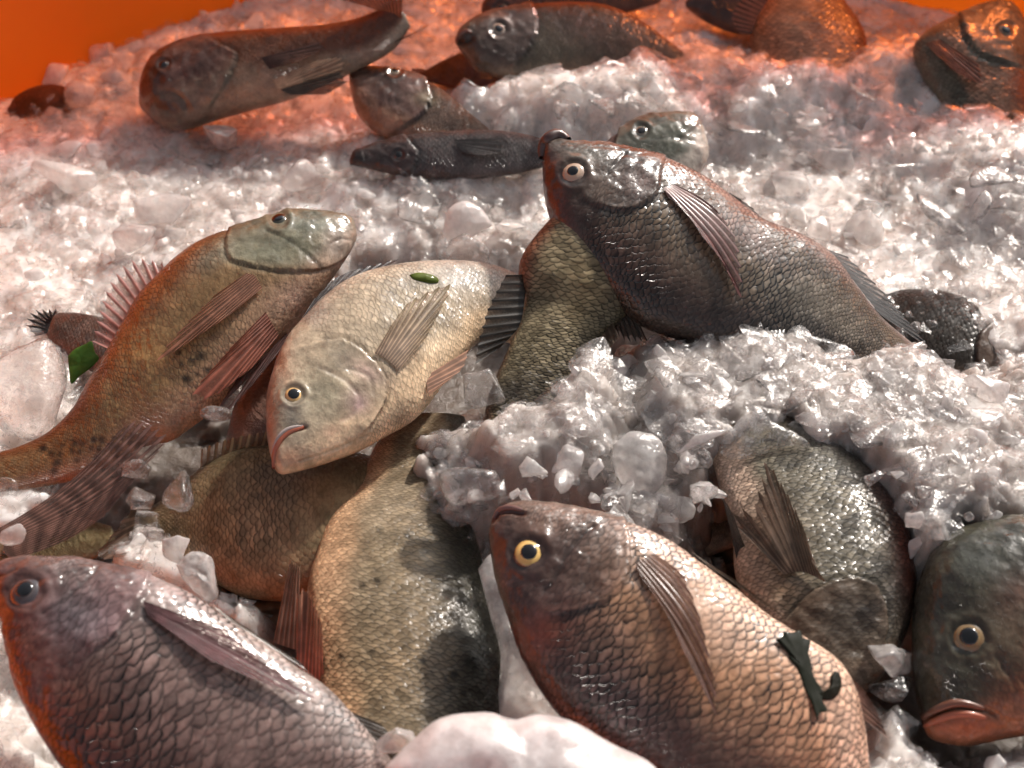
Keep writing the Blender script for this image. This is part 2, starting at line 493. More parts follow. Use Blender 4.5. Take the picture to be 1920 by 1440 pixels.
    def fin(s, name, base, tip, surf=False, off=(0, 0), lift=(.0015, .006), color=(.1, .06, .05), tipcol=None, thin=.0, nr=9, nt=26, rag=.06, label=None, curl=0.0, band=0, bend=0.0):
        r_ = np.random.default_rng(s.seed * 31 + len(s.root.children))
        na = nr * 6 + 1
        B = spline(base, na); T = spline(tip, na)
        k = np.linspace(0, 1, na)
        jag = 1 - rag * (np.abs(np.sin(k * nr * math.pi)) ** .7) * r_.uniform(.4, 1.3, na // 6 + 1)[(np.arange(na) // 6)]
        tt = np.linspace(0, 1, nt)
        px = B[:, None] + (T - B)[:, None] * (tt[None, :] * jag[:, None])[..., None]
        dv = T - B; px = px + np.stack([-dv[:, 1], dv[:, 0]], -1)[:, None] * (bend * np.sin(math.pi * tt * .9)[None, :, None])
        X = np.zeros((na, nt, 3))
        if surf:
            d = rays(px[..., 0], px[..., 1]); dep = np.full((na, nt), np.nan)
            for i in range(na):
                for j in range(nt):
                    h = s.bvh.ray_cast(Vector(CAM), Vector(d[i, j]))
                    if h[0] is not None: dep[i, j] = h[3]
            if np.isnan(dep).any():
                ok = ~np.isnan(dep)
                for i in range(na):
                    if ok[i].any(): dep[i] = np.interp(tt, tt[ok[i]], dep[i][ok[i]])
                dep = np.where(np.isnan(dep), np.nanmean(dep) if ok.any() else np.linalg.norm(s.p0 - CAM), dep)
            for _ in range(3):
                dp = np.pad(dep, 1, mode='edge'); dep = (dp[1:-1, 1:-1] * 2 + dp[:-2, 1:-1] + dp[2:, 1:-1] + dp[1:-1, :-2] + dp[1:-1, 2:]) / 6
            lf = lift[0] + (lift[1] - lift[0]) * tt[None, :] + curl * (k[:, None] - .5) * tt[None, :]
            X = CAM + d * (dep - lf)[..., None]
        else:
            for j in range(nt):
                o = off[0] + (off[1] - off[0]) * tt[j]
                X[:, j] = on_plane(px[:, j, 0], px[:, j, 1], s.p0 + s.N * o, s.N)
        cor = np.abs(np.sin(k * nr * math.pi)) - .5
        Nn = s.N
        X = X - Nn * (cor[:, None] * .00055 * (.4 + .6 * tt)[None, :])[..., None]
        me = grid_mesh(name, (X - s.loc), na, nt)
        c0 = np.array(color, float); c1 = np.array(tipcol if tipcol is not None else color, float)
        nz = fbm(X, 90, 3, 5)[..., None]
        col = (c0 * (1 - tt[None, :, None]) + c1 * tt[None, :, None]) * (.6 + .8 * nz)
        if band: col = col * (1 - .45 * (np.sin(tt * band * math.pi * 2)[None, :, None] > .1))
        set_col(me, 'Col', np.clip(col, .003, .95).reshape(-1, 3))
        suv = np.stack([np.repeat(tt[None, :], na, 0), np.repeat((k * nr)[:, None], nt, 1), np.zeros((na, nt))], -1)
        set_v(me, 'suv', suv.reshape(-1, 3)); set_f(me, 'thin', np.repeat(((thin + .3) * tt)[None, :], na, 0).ravel())
        return s.child(name, me, FIN, label)

    def lip(s, pts, r, col, label=None, lift=0.0):
        q = spline(pts, 26); P = []; last = None
        for x, y in q:
            h = s.hit(x, y)
            if h is None:
                if last is None: p = on_plane(np.array(x), np.array(y), s.p0, s.N)
                else: p = on_plane(np.array(x), np.array(y), last, s.N)
            else: p = h[0]
            last = p; P.append(p + s.N * lift)
        P = np.array(P)
        for _ in range(4): P[1:-1] = (P[:-2] + P[1:-1] * 2 + P[2:]) / 4
        R = r * (np.linalg.norm(P[0] - CAM) / F)
        k = np.linspace(0, 1, len(P))
        me = tube_mesh('lip', P - s.loc, R * (0.35 + .65 * np.sin(math.pi * np.clip(k, .02, .98)) ** .5), col)
        return s.child('lip', me, LIP, label)
# ------------------------------------------------------------------ the fish, one by one (outlines traced on each fish's own plane)
def PAL(flank, back, belly, head, **k): return dict(flank=flank, back=back, belly=belly, head=head, **k)
INK = (.02, .015, .012)

f = Fish('tilapia', 'purple grey fish with large shiny scales and dull grey eye, foremost at lower left',
  dorsal=[(-16,1066),(-12,1110),(0,1165),(14,1232),(28,1289),(52,1336),(80,1388),(115,1440),(190,1515),(310,1590),(450,1650),(620,1700),(770,1715)],
  ventral=[(-16,1062),(20,1046),(80,1043),(142,1047),(179,1053),(260,1072),(330,1100),(378,1126),(425,1160),(496,1206),(566,1255),(609,1284),(650,1325),(700,1385),(760,1460),(820,1550),(860,1640)],
  z=.035, N=(.05,-.34,.94), res=(240,100), pal=PAL((.175,.118,.104),(.065,.03,.024),(.40,.32,.29),(.14,.078,.076),iris=(.06,.05,.055),rim=(.13,.09,.095),pupil=.5),
  rows=15, con=1.35, gain=1.2, wet=1.0, back=(-.3,.6), hbelly=.1, eye=(48,1108,31), opercle=[(278,1092),(274,1110),(257,1132),(236,1161),(215,1190),(180,1215)],  # dark back pigment, spread wider to paint in shade at lower left
  creases=[([(184,1062),(160,1090),(127,1119),(80,1150)],3,.0012,None,.5),([(-14,1082),(8,1078),(30,1068)],3,.001,INK,.7)], head_scale=.8,
  blobs=[(30,1200,50,90,0,(.20,.06,.03),.8),(120,1330,110,60,40,(.20,.09,.06),.6),(330,1110,80,25,25,(.5,.38,.38),.5),(150,1160,70,40,0,(.26,.22,.24),.6)], seed=1)  # first blob paints the red glow from the tub on the left edge
f.root['label'] = 'purple grey fish with large shiny scales and dull grey eye, foremost at lower left'
f.fin('pectoral_fin', [(268,1126),(276,1152)], [(425,1183),(500,1243),(562,1288),(592,1312),(520,1292),(400,1242)], surf=True, color=(.13,.055,.06), tipcol=(.10,.035,.04), nr=10, lift=(.002,.007))
f.fin('pelvic_fin', [(388,1128),(432,1164)], [(492,1196),(560,1240),(592,1270)], off=(.004,-.002), color=(.12,.09,.07), nr=4)
f.fin('anal_fin', [(648,1330),(700,1400)], [(718,1360),(748,1398),(735,1450)], off=(.002,0), color=(.07,.06,.055), nr=7)

f = Fish('tilapia', 'dark headed fish with yellow eye, peach scaled flank and dark weed scraps',
  dorsal=[(921,985),(917,1005),(921,1040),(931,1090),(946,1140),(966,1200),(993,1262),(1034,1324),(1085,1380),(1155,1440),(1255,1520),(1380,1600),(1500,1660),(1590,1700)],
  ventral=[(921,980),(926,965),(945,950),(975,942),(1040,945),(1110,960),(1180,983),(1250,1013),(1310,1053),(1380,1108),(1450,1163),(1520,1205),(1570,1240),(1602,1290),(1622,1360),(1632,1440),(1645,1530),(1660,1640)],
  z=.035, N=(-.05,-.32,.94), res=(240,100), pal=PAL((.44,.235,.13),(.075,.045,.038),(.78,.52,.38),(.085,.052,.045),iris=(.72,.46,.14),rim=(.10,.05,.035),pupil=.52),
  rows=19, con=1.15, gain=1.28, wet=1.0, head_scale=.55, hbelly=.12, eye=(992,1037,30), opercle=[(1165,972),(1173,984),(1181,1022),(1177,1075),(1144,1120),(1087,1144),(1050,1150)], back=(-.4,.45), belly=(-.2,-.7),  # back colour starts early, painted shade added to the dark pigment
  creases=[([(1112,986),(1085,1010),(1063,1039),(1039,1087),(1020,1110)],4,.0016,None,.5),([(924,978),(935,962),(955,958),(982,962)],4,.003,(.10,.015,.01),.9)],
  blobs=[(1010,1190,45,80,70,(.20,.055,.03),.75),(1240,1010,70,25,30,(.75,.55,.46),.7),(1070,1040,115,90,0,(.055,.034,.03),.75),(1130,1200,60,50,0,(.2,.12,.09),.6),(1500,1330,130,120,0,(.60,.34,.21),.45),  # first blob puts the tub's red bounce light into the back colour
         (1190,1000,40,20,20,(.5,.36,.3),.5),(1120,1380,110,70,35,(.20,.145,.15),.75)], seed=2)
f.fin('pectoral_fin', [(1225,1038),(1192,1058),(1205,1088)], [(1285,1085),(1312,1160),(1332,1250),(1344,1347),(1312,1290),(1272,1205)], surf=True, color=(.17,.085,.055), tipcol=(.10,.05,.04), nr=11, lift=(.002,.007), nt=30, bend=-.05)
f.fin('pelvic_fin', [(1295,1034),(1335,1066)], [(1400,1102),(1450,1140),(1484,1168)], off=(.006,.0), color=(.12,.075,.045), nr=4)
f.fin('anal_fin', [(1570,1245),(1604,1300),(1614,1345)], [(1625,1300),(1650,1345),(1666,1385)], off=(.0,-.002), color=(.16,.08,.055), nr=8)
f.lip([(926,972),(936,957),(955,952),(980,957)], 6, (.16,.08,.07))
front_dark = f

f = Fish('tilapia', 'big dark fish with thick raised lips and long maroon fin, highest on pile',
  dorsal=[(1022,268),(1018,290),(1018,321),(1022,367),(1037,421),(1058,458),(1084,492),(1124,533),(1165,575),(1208,608),(1272,632),(1340,650),(1420,658),(1500,666),(1600,684),(1680,702),(1735,715)],
  ventral=[(1024,260),(1040,256),(1064,266),(1127,273),(1177,283),(1227,296),(1268,312),(1318,337),(1360,367),(1410,404),(1439,421),(1497,442),(1543,467),(1577,500),(1610,546),(1652,596),(1702,637),(1745,668)],
  z=.068, N=(.12,-.34,.93), res=(220,90), pal=PAL((.165,.118,.075),(.06,.036,.026),(.38,.27,.23),(.07,.05,.045),iris=(.50,.36,.27),rim=(.30,.2,.16),pupil=.46),
  rows=21, con=1.35, wet=1.0, head_scale=.4, hbelly=.15, eye=(1075,323,23), opercle=[(1245,300),(1239,321),(1235,350),(1218,375),(1185,392),(1152,394),(1130,388)], back=(-.1,.75), belly=(-.55,-.95),  # dark back reaches further down the flank to carry painted shade
  creases=[([(1172,287),(1155,305),(1139,325)],3,.0014,None,.6)],
  blobs=[(1040,400,22,90,-10,(.20,.045,.03),.8),(1105,285,50,16,8,(.30,.28,.24),.7),(1400,440,110,28,38,(.42,.31,.29),.55),(1500,560,90,60,30,(.26,.235,.19),.6),(1600,620,80,30,38,(.34,.28,.21),.6),(1180,470,80,50,30,(.16,.095,.07),.6),(1200,340,40,30,0,(.17,.10,.09),.5)], seed=3)  # first blob is orange bounce light painted red along the left edge
f.fin('pectoral_fin', [(1265,346),(1246,352),(1252,368)], [(1345,398),(1375,440),(1387,500),(1386,562),(1360,505),(1312,440)], surf=True, color=(.30,.16,.15), tipcol=(.13,.055,.05), nr=11, lift=(.002,.006), nt=30, bend=-.06)
f.fin('pelvic_fin', [(1325,340),(1352,360)], [(1390,374),(1415,393),(1432,416)], off=(.008,.004), color=(.03,.03,.032), nr=4)
f.fin('anal_fin', [(1547,466),(1580,500),(1620,552),(1650,590)], [(1590,482),(1650,540),(1705,605),(1752,660)], off=(.004,.0), color=(.035,.033,.033), nr=10)
f.fin('dorsal_fin', [(1100,508),(1140,550),(1195,598)], [(1140,610),(1172,640),(1215,642)], off=(-.004,-.012), color=(.04,.034,.03), nr=8, rag=.3)
f.lip([(1016,296),(1018,276),(1030,258),(1048,252),(1066,262)], 12, (.07,.035,.03), 'thick dark brown lips')
top_dark = f

f = Fish('tilapia', 'pale cream fish with orange eye and spread fin, head down amid the pile',
  dorsal=[(512,864),(506,840),(500,796),(501,740),(511,695),(533,642),(575,590),(622,545),(668,519),(722,503),(782,494),(855,492),(911,497),(950,508),(1000,535),(1060,580),(1110,630)],
  ventral=[(514,872),(524,884),(540,886),(592,872),(667,846),(724,816),(772,789),(802,760),(836,714),(874,665),(900,640),(930,635),(970,645),(1020,660),(1090,680)],
  z=.050, N=(.30,-.22,.93), res=(220,90), pal=PAL((.52,.41,.29),(.44,.36,.29),(.84,.60,.38),(.42,.33,.23),iris=(.66,.40,.16),rim=(.25,.20,.15),pupil=.6),
  rows=22, con=.5, gain=1.4, hnoise=.4, eye=(551,740,18), opercle=[(612,640),(640,636),(667,650),(701,680),(720,710),(722,747),(706,780),(690,800)], headpt=(560,760), belly=(-.25,-.75), back=(.55,1.),
  creases=[([(600,690),(630,702),(656,721),(675,751),(660,777),(640,790)],4,.0010,(.28,.18,.16),.4),([(511,868),(519,838),(540,812),(572,801)],4,.003,(.10,.03,.02),.9),([(650,690),(690,705),(700,740)],3,.001,None,.35),([(560,865),(620,845),(690,815)],2,.0006,None,.2)],
  blobs=[(650,665,30,22,20,(.17,.15,.11),.75),(548,775,24,38,0,(.17,.16,.14),.8),(605,735,55,55,0,(.27,.245,.17),.7),(672,755,26,26,0,(.34,.22,.22),.7),(520,660,14,60,-20,(.34,.14,.07),.6),(545,860,26,20,0,(.40,.16,.09),.8),(620,810,24,14,-20,(.36,.20,.14),.6),
         (860,520,80,28,0,(.56,.55,.53),.7),(780,590,60,60,0,(.44,.38,.28),.5),(690,700,40,20,30,(.52,.36,.31),.6),(640,840,90,22,-20,(.72,.50,.32),.7),(504,800,10,50,0,(.3,.1,.06),.6)], seed=4)
f.fin('pectoral_fin', [(702,662),(722,672),(748,694)], [(736,606),(765,568),(815,541),(848,536),(822,590),(800,632)], surf=True, color=(.42,.30,.22), tipcol=(.22,.17,.10), nr=11, thin=.35, lift=(.002,.008))
f.fin('pelvic_fin', [(797,706),(804,742)], [(880,655),(868,690),(838,716)], surf=False, off=(.012,.014), color=(.42,.22,.14), nr=5)
f.fin('dorsal_fin', [(560,606),(620,545),(722,502)], [(590,560),(640,515),(752,484)], off=(-.004,-.006), color=(.05,.045,.045), nr=9)
f.lip([(513,878),(515,850),(526,824),(545,808),(570,801)], 6, (.45,.13,.07), 'reddish lower lip')
f.lip([(510,850),(520,822),(540,804),(568,798)], 4, (.42,.36,.34), 'pale grey upper lip')
pale = f

f = Fish('tilapia', 'golden brown fish with greenish head pointing up and red spiny dorsal fin',
  dorsal=[(667,424),(655,408),(619,401),(544,399),(502,410),(431,434),(375,457),(330,487),(292,524),(259,558),(232,603),(199,663),(165,717),(138,766),(95,808),(40,836),(-10,850),(-60,860)],
  ventral=[(669,432),(668,448),(652,477),(622,520),(585,572),(530,632),(469,700),(412,756),(356,800),(319,824),(262,838),(190,878),(131,901),(64,914),(0,925),(-60,930)],
  z=.045, N=(.08,-.3,.95), res=(220,90), pal=PAL((.30,.185,.085),(.25,.085,.03),(.60,.36,.22),(.21,.215,.15),iris=(.05,.05,.04),rim=(.13,.12,.09),pupil=.6),
  rows=22, con=.7, opst=.55, eye=(523,410,17), opercle=[(428,428),(423,450),(426,478),(445,492),(482,500),(525,507),(585,507),(620,499),(640,488)], headpt=(560,440), belly=(-.35,-.85),
  creases=[([(500,430),(540,450),(580,480),(600,500)],3,.001,None,.4),([(660,452),(640,448),(622,455)],3,.001,(.4,.25,.2),.5)],
  blobs=[(640,440,30,34,0,(.62,.45,.36),.8),(640,470,30,24,-40,(.66,.60,.52),.7),(590,420,60,16,0,(.30,.33,.28),.6),(240,600,30,120,35,(.38,.13,.045),.7),(310,490,90,22,-40,(.38,.13,.045),.7),(520,455,60,18,-10,(.13,.14,.10),.6),(470,470,30,20,0,(.34,.33,.22),.6),(265,660,50,50,0,(.55,.34,.13),.7),(250,740,60,40,0,(.52,.33,.14),.6),  # red-orange blobs along the back edge paint in the tub's glow
         (480,570,60,40,-40,(.40,.25,.15),.6),(560,560,50,40,-40,(.62,.40,.29),.7),(400,480,50,24,-30,(.36,.33,.24),.6),(150,850,90,30,-20,(.50,.26,.10),.6),(120,895,80,14,-12,(.62,.22,.10),.7),(330,790,50,24,-30,(.55,.30,.17),.5)], seed=5,
  spots=1, spotpx=[(80+int(37*k)%190, 840+int(53*k)%50-(int(37*k)%190)*.2) for k in range(26)] + [(335+(k*29)%70, 660+(k*17)%60) for k in range(12)])
f.fin('pectoral_fin', [(462,512),(478,518),(492,540)], [(400,556),(335,622),(293,678),(350,645),(430,592)], surf=True, color=(.26,.13,.085), tipcol=(.24,.10,.06), nr=10, thin=.3, lift=(.002,.006))
f.fin('pelvic_fin', [(498,585),(522,628)], [(430,655),(362,736),(395,748),(472,690)], surf=True, color=(.30,.12,.085), tipcol=(.36,.12,.08), nr=9, lift=(.002,.009))
f.fin('pelvic_fin', [(535,600),(540,640)], [(440,715),(410,765),(430,770),(500,690)], off=(.0,.006), color=(.09,.045,.04), nr=7)  # second pelvic fin, coloured dark for the shadow it lies in
f.fin('dorsal_fin', [(308,508),(282,538),(255,565),(232,602),(205,655)], [(304,492),(262,484),(226,502),(196,552),(172,640)], off=(.0,.0), color=(.34,.12,.09), tipcol=(.36,.17,.15), nr=12, rag=.32, thin=.3, label='red ragged dorsal fin')

f = Fish('tilapia', 'olive tan fish lying under the head of the pale cream fish, own head hidden',
  dorsal=[(830,960),(760,890),(650,848),(550,838),(450,848),(380,880),(330,920),(285,950),(258,965)],
  ventral=[(830,975),(760,1040),(680,1090),(560,1120),(460,1117),(390,1082),(330,1042),(288,1012),(262,998)],
  z=-.005, N=(0,-.16,.98), res=(180,80), pal=PAL((.33,.235,.13),(.17,.13,.075),(.55,.33,.18),(.3,.22,.15)), rows=22, con=.65, wet=.3, headu=.12,
  blobs=[(480,1000,90,60,0,(.50,.34,.20),.6),(620,1080,60,30,-20,(.28,.15,.10),.5),(420,900,60,30,0,(.28,.21,.12),.5),(600,870,100,30,0,(.17,.14,.09),.6)], seed=6)
f.fin('dorsal_fin', [(375,884),(430,858),(505,843)], [(378,842),(430,822),(515,806)], off=(.0,.012), color=(.3,.22,.14), thin=.4, nr=9)
f.fin('tail_fin', [(262,962),(268,1000)], [(248,950),(212,1000),(178,1046),(232,1046)], off=(.0,.02), color=(.10,.07,.05), tipcol=(.16,.10,.07), nr=5)

f = Fish('tilapia', 'spotted olive fish with peach belly and red fins, tail up, beside the front fish',
  dorsal=[(730,1610),(850,1545),(915,1440),(941,1330),(945,1230),(928,1140),(900,1040),(886,985),(880,930),(882,880),(880,830),(870,780)],
  ventral=[(722,1605),(655,1530),(612,1420),(598,1320),(588,1230),(577,1150),(578,1090),(595,1035),(616,975),(650,935),(676,900),(692,860),(712,820),(740,780)],
  z=-.010, N=(.08,-.14,.98), res=(220,90), pal=PAL((.235,.18,.115),(.055,.05,.038),(.60,.36,.20),(.2,.16,.12)), rows=24, con=.7, gain=1.1, wet=.12, headu=.1, belly=(-.5,-.9), back=(.0,.7),
  blobs=[(740,950,90,50,0,(.42,.33,.23),.5),(620,1060,40,120,10,(.60,.38,.23),.6),(700,1250,110,90,0,(.27,.18,.10),.5),(900,1200,30,140,0,(.07,.07,.055),.6)], seed=7,
  spots=1, spotpx=[(680,1098),(708,1090),(697,1223),(793,1238),(808,1162),(820,1155),(838,1160),(852,1265),(846,1290),(870,1300),(764,1004),(712,995),(640,1232),(880,1240),(862,1128),(835,1275)])
f.fin('pelvic_fin', [(512,1205),(560,1220)], [(545,1045),(562,1062)], off=(.004,.024), color=(.28,.14,.10), tipcol=(.30,.17,.12), nr=5, label='upright brown pelvic fin')
f.fin('pelvic_fin', [(556,1268),(606,1278)], [(556,1110),(578,1105),(604,1170)], off=(.006,.026), color=(.55,.17,.12), tipcol=(.40,.20,.13), nr=7, label='red pelvic fin')

f = Fish('tilapia', 'grey olive fish hanging head down at right with fanned brown pectoral fin',
  dorsal=[(1565,1335),(1640,1285),(1690,1212),(1712,1130),(1713,1040),(1690,968),(1650,903),(1590,850),(1520,805),(1460,772),(1420,745)],
  ventral=[(1550,1335),(1480,1270),(1412,1170),(1380,1080),(1374,1010),(1360,950),(1346,900),(1335,858),(1331,818),(1346,775),(1372,745)],
  z=.012, N=(0,-.26,.96), res=(220,90), pal=PAL((.19,.165,.12),(.085,.07,.055),(.68,.48,.36),(.17,.12,.085)), rows=23, con=.9, head_scale=.5, gain=1.1, wet=.36, headpt=(1560,1200), belly=(-.38,-.78),
  opercle=[(1440,1195),(1476,1159),(1515,1114),(1560,1090),(1611,1083),(1649,1108),(1664,1159),(1660,1200)],
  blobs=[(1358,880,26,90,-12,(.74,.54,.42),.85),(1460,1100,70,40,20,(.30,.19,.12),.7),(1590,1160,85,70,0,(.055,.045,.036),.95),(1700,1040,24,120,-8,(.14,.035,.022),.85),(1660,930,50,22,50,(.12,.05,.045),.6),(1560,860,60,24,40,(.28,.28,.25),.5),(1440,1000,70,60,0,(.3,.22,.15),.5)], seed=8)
f.fin('pectoral_fin', [(1470,1078),(1505,1072),(1548,1092)], [(1380,985),(1372,952),(1410,950),(1424,905),(1436,864),(1476,925),(1505,985),(1522,1052)], surf=True, color=(.17,.11,.075), tipcol=(.10,.06,.04), nr=14, rag=.12, lift=(.002,.010), nt=30)
f.fin('pelvic_fin', [(1384,1062),(1412,1066)], [(1340,872),(1352,920),(1372,960)], off=(.004,.018), color=(.045,.04,.037), nr=5)

f = Fish('tilapia', 'dark green grey fish facing left with red mouth, at the right edge in front',
  dorsal=[(1729,1345),(1718,1290),(1711,1220),(1712,1150),(1724,1090),(1757,1022),(1830,985),(1930,970),(2050,985),(2200,1030),(2340,1080),(2420,1100)],
  ventral=[(1732,1362),(1745,1382),(1770,1392),(1817,1397),(1880,1385),(1935,1374),(2050,1340),(2200,1270),(2340,1200),(2420,1160)],
  z=.02, N=(-.08,-.28,.95), res=(200,90), pal=PAL((.125,.105,.07),(.06,.062,.05),(.48,.17,.08),(.07,.066,.045),iris=(.24,.15,.065),rim=(.10,.09,.07),pupil=.52),
  rows=20, con=.9, wet=1.0, eye=(1817,1195,31), headpt=(1800,1250), opercle=[(2010,1000),(2040,1100),(2050,1200),(2020,1290),(1980,1340)], belly=(-.35,-.72), head_scale=.55,
  creases=[([(1733,1352),(1764,1333),(1802,1324),(1845,1332),(1870,1345)],4,.003,(.05,.008,.005),.9),([(1870,1230),(1900,1280),(1905,1330)],5,.001,None,.3)],
  blobs=[(1800,1364,90,20,0,(.55,.15,.06),.9),(1900,1330,60,60,0,(.38,.19,.09),.6),(1770,1290,40,40,0,(.09,.08,.055),.6),(1890,1210,40,60,0,(.2,.13,.08),.4),(1840,1050,70,40,0,(.11,.12,.105),.6),(1905,1110,40,40,0,(.16,.07,.05),.5)], seed=9, prof=([0,.06,.2,.4,.65,.9,1.0],[.9,.72,.56,.5,.42,.34,.28]))
f.lip([(1731,1346),(1752,1332),(1795,1318),(1845,1328)], 8, (.18,.07,.04))
f.lip([(1734,1362),(1765,1347),(1803,1338),(1848,1345)], 7, (.42,.12,.06), 'red orange lower lip')

f = Fish('tilapia', 'olive scaled fish running down into ice between the pale cream and big dark fish',
  dorsal=[(1150,360),(1205,420),(1222,500),(1200,565),(1152,612),(1112,655),(1082,710),(1055,770),(1030,830)],
  ventral=[(1105,370),(1040,405),(985,468),(972,515),(984,560),(976,600),(958,645),(935,695),(915,745),(905,800)],
  z=.060, N=(.05,-.46,.88), res=(170,70), pal=PAL((.28,.225,.135),(.16,.13,.08),(.30,.15,.09),(.2,.15,.1)), rows=15, con=1.1, wet=.25, headu=.1, belly=(-.7,-1.05),
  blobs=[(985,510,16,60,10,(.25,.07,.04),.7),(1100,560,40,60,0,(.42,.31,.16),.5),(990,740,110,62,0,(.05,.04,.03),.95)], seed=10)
f.fin('anal_fin', [(990,515),(984,560),(974,610),(938,652)], [(948,516),(918,570),(900,625),(890,684)], off=(.004,.012), color=(.03,.025,.02), nr=10)
f.fin('dorsal_fin', [(1148,604),(1115,645),(1075,680)], [(1160,635),(1130,668),(1092,700)], off=(.004,.014), color=(.10,.075,.055), nr=8)

f = Fish('tilapia', 'dark fish sunk in the ice beyond the tail of the big dark one',
  dorsal=[(1925,722),(1912,655),(1862,597),(1790,556),(1720,545),(1650,550),(1560,560)],
  ventral=[(1922,738),(1865,748),(1790,738),(1730,718),(1680,688),(1620,648),(1550,600)],
  z=-.012, wet=.35, N=(0,-.25,.96), res=(130,60), pal=PAL((.045,.037,.03),(.035,.03,.027),(.2,.12,.08),(.12,.08,.06)), rows=20, con=.7, headpt=(1915,690), opercle=[(1862,600),(1835,630),(1832,680),(1850,725)],
  blobs=[(1900,670,14,50,0,(.4,.1,.04),.7)], seed=11)

f = Fish('tilapia', 'greenish fish head with pale chin poking out behind the big dark fish',
  dorsal=[(1306,224),(1296,213),(1250,214),(1200,221),(1165,243),(1135,268),(1105,295),(1075,340),(1050,380)],
  ventral=[(1312,232),(1324,262),(1328,292),(1314,322),(1280,350),(1220,372),(1150,392),(1110,402),(1060,410)],
  z=.035, N=(.05,-.3,.95), res=(120,60), pal=PAL((.19,.19,.155),(.15,.10,.09),(.68,.60,.52),(.13,.135,.105),iris=(.30,.29,.25),rim=(.40,.38,.3),pupil=.6), rows=20, con=.5, eye=(1203,246,14), headpt=(1240,250),
  opercle=[(1160,245),(1150,290),(1165,330),(1190,360)], belly=(-.3,-.6), creases=[([(1220,262),(1260,258),(1300,262)],3,.001,None,.4),([(1310,235),(1290,252),(1270,262)],3,.0015,(.1,.06,.05),.6)],
  blobs=[(1312,275,16,40,-10,(.72,.62,.54),.9),(1300,225,16,10,0,(.45,.25,.2),.6)], seed=12)

f = Fish('tilapia', 'small black fish half buried in white ice, lying flat with snout to the left',
  dorsal=[(655,301),(664,284),(700,271),(760,254),(820,248),(880,244),(940,246),(1000,256),(1060,280)],
  ventral=[(656,308),(700,318),(760,330),(850,336),(940,330),(1000,318),(1060,300)],
  z=.022, N=(0,-.45,.9), res=(120,50), wet=1.0, pal=PAL((.15,.135,.13),(.10,.065,.06),(.2,.17,.16),(.09,.06,.055),iris=(.10,.10,.10),rim=(.14,.13,.12),pupil=.6), rows=11, con=.9, eye=(747,291,10), headpt=(700,295),
  opercle=[(765,262),(782,285),(776,312)], blobs=[(670,296,24,14,0,(.02,.015,.014),.8)], seed=13)
f.fin('pectoral_fin', [(850,262),(862,284)], [(945,258),(940,285),(900,292)], surf=True, color=(.07,.065,.065), nr=6)

f = Fish('tilapia', 'brown fish head with peach belly sticking up out of ice at the back',
  dorsal=[(655,142),(662,132),(680,127),(705,126),(742,130),(790,147),(835,175),(880,212),(920,244)],
  ventral=[(655,152),(660,182),(670,212),(695,240),(740,262),(800,272),(860,268),(915,260)],
  z=.03, N=(0,-.35,.93), res=(110,56), pal=PAL((.15,.10,.075),(.13,.07,.05),(.52,.30,.19),(.125,.07,.06),iris=(.34,.24,.17),rim=(.28,.18,.13),pupil=.6), rows=18, con=.5, eye=(741,133,12), headpt=(710,150),
  opercle=[(800,152),(808,185),(790,215),(760,235)], belly=(-.35,-.72), blobs=[(675,200,20,50,-15,(.50,.25,.15),.7),(800,185,26,16,0,(.3,.26,.17),.6)], creases=[([(657,146),(676,136),(688,134)],3,.001,INK,.6)], seed=14)

f = Fish('tilapia', 'large brown fish on its side at the back with blunt wide mouth',
  dorsal=[(263,190),(272,145),(300,105),(350,80),(425,64),(525,56),(600,49),(660,38),(710,20),(738,0)],
  ventral=[(266,206),(300,233),(345,236),(400,220),(470,202),(540,184),(620,152),(690,120),(740,90),(772,45)],
  z=.04, N=(-.15,-.45,.88), res=(150,64), pal=PAL((.15,.068,.042),(.26,.055,.02),(.38,.28,.2),(.10,.052,.042),iris=(.05,.035,.03),rim=(.10,.06,.05),pupil=.6), rows=22, con=.3, eye=(307,121,11), headpt=(320,160),
  opercle=[(405,80),(440,100),(430,140),(410,175),(400,192)], belly=(-.1,-.6), back=(.3,.8),
  creases=[([(276,192),(292,176),(320,172),(342,186),(352,208),(342,222)],6,.002,INK,.35)],
  blobs=[(460,150,40,30,-20,(.44,.33,.22),.8),(312,200,38,22,10,(.035,.022,.02),.9),(560,130,60,20,-20,(.42,.32,.22),.6)], seed=15, prof=([0,.06,.2,.4,.65,.9,1.0],[1.1,.85,.66,.52,.42,.34,.28]))
f.fin('pectoral_fin', [(490,108),(505,130)], [(606,78),(600,96),(560,116)], surf=True, color=(.10,.06,.05), nr=7, lift=(.002,.01))
f.fin('pelvic_fin', [(512,150),(522,168)], [(600,112),(640,108),(648,128)], surf=True, color=(.5,.36,.25), nr=6, lift=(.002,.008))
f.fin('pelvic_fin', [(525,168),(545,178)], [(640,135),(652,152),(612,178)], off=(.012,.01), color=(.09,.075,.06), nr=6)
f.fin('anal_fin', [(680,102),(730,84)], [(760,72),(812,44)], off=(.0,.004), color=(.10,.05,.03), nr=6)
f.fin('tail_fin', [(705,18),(752,50)], [(625,-5),(665,-30),(715,-40),(757,-30)], off=(.0,.02), color=(.22,.07,.035), tipcol=(.14,.045,.03), nr=12)

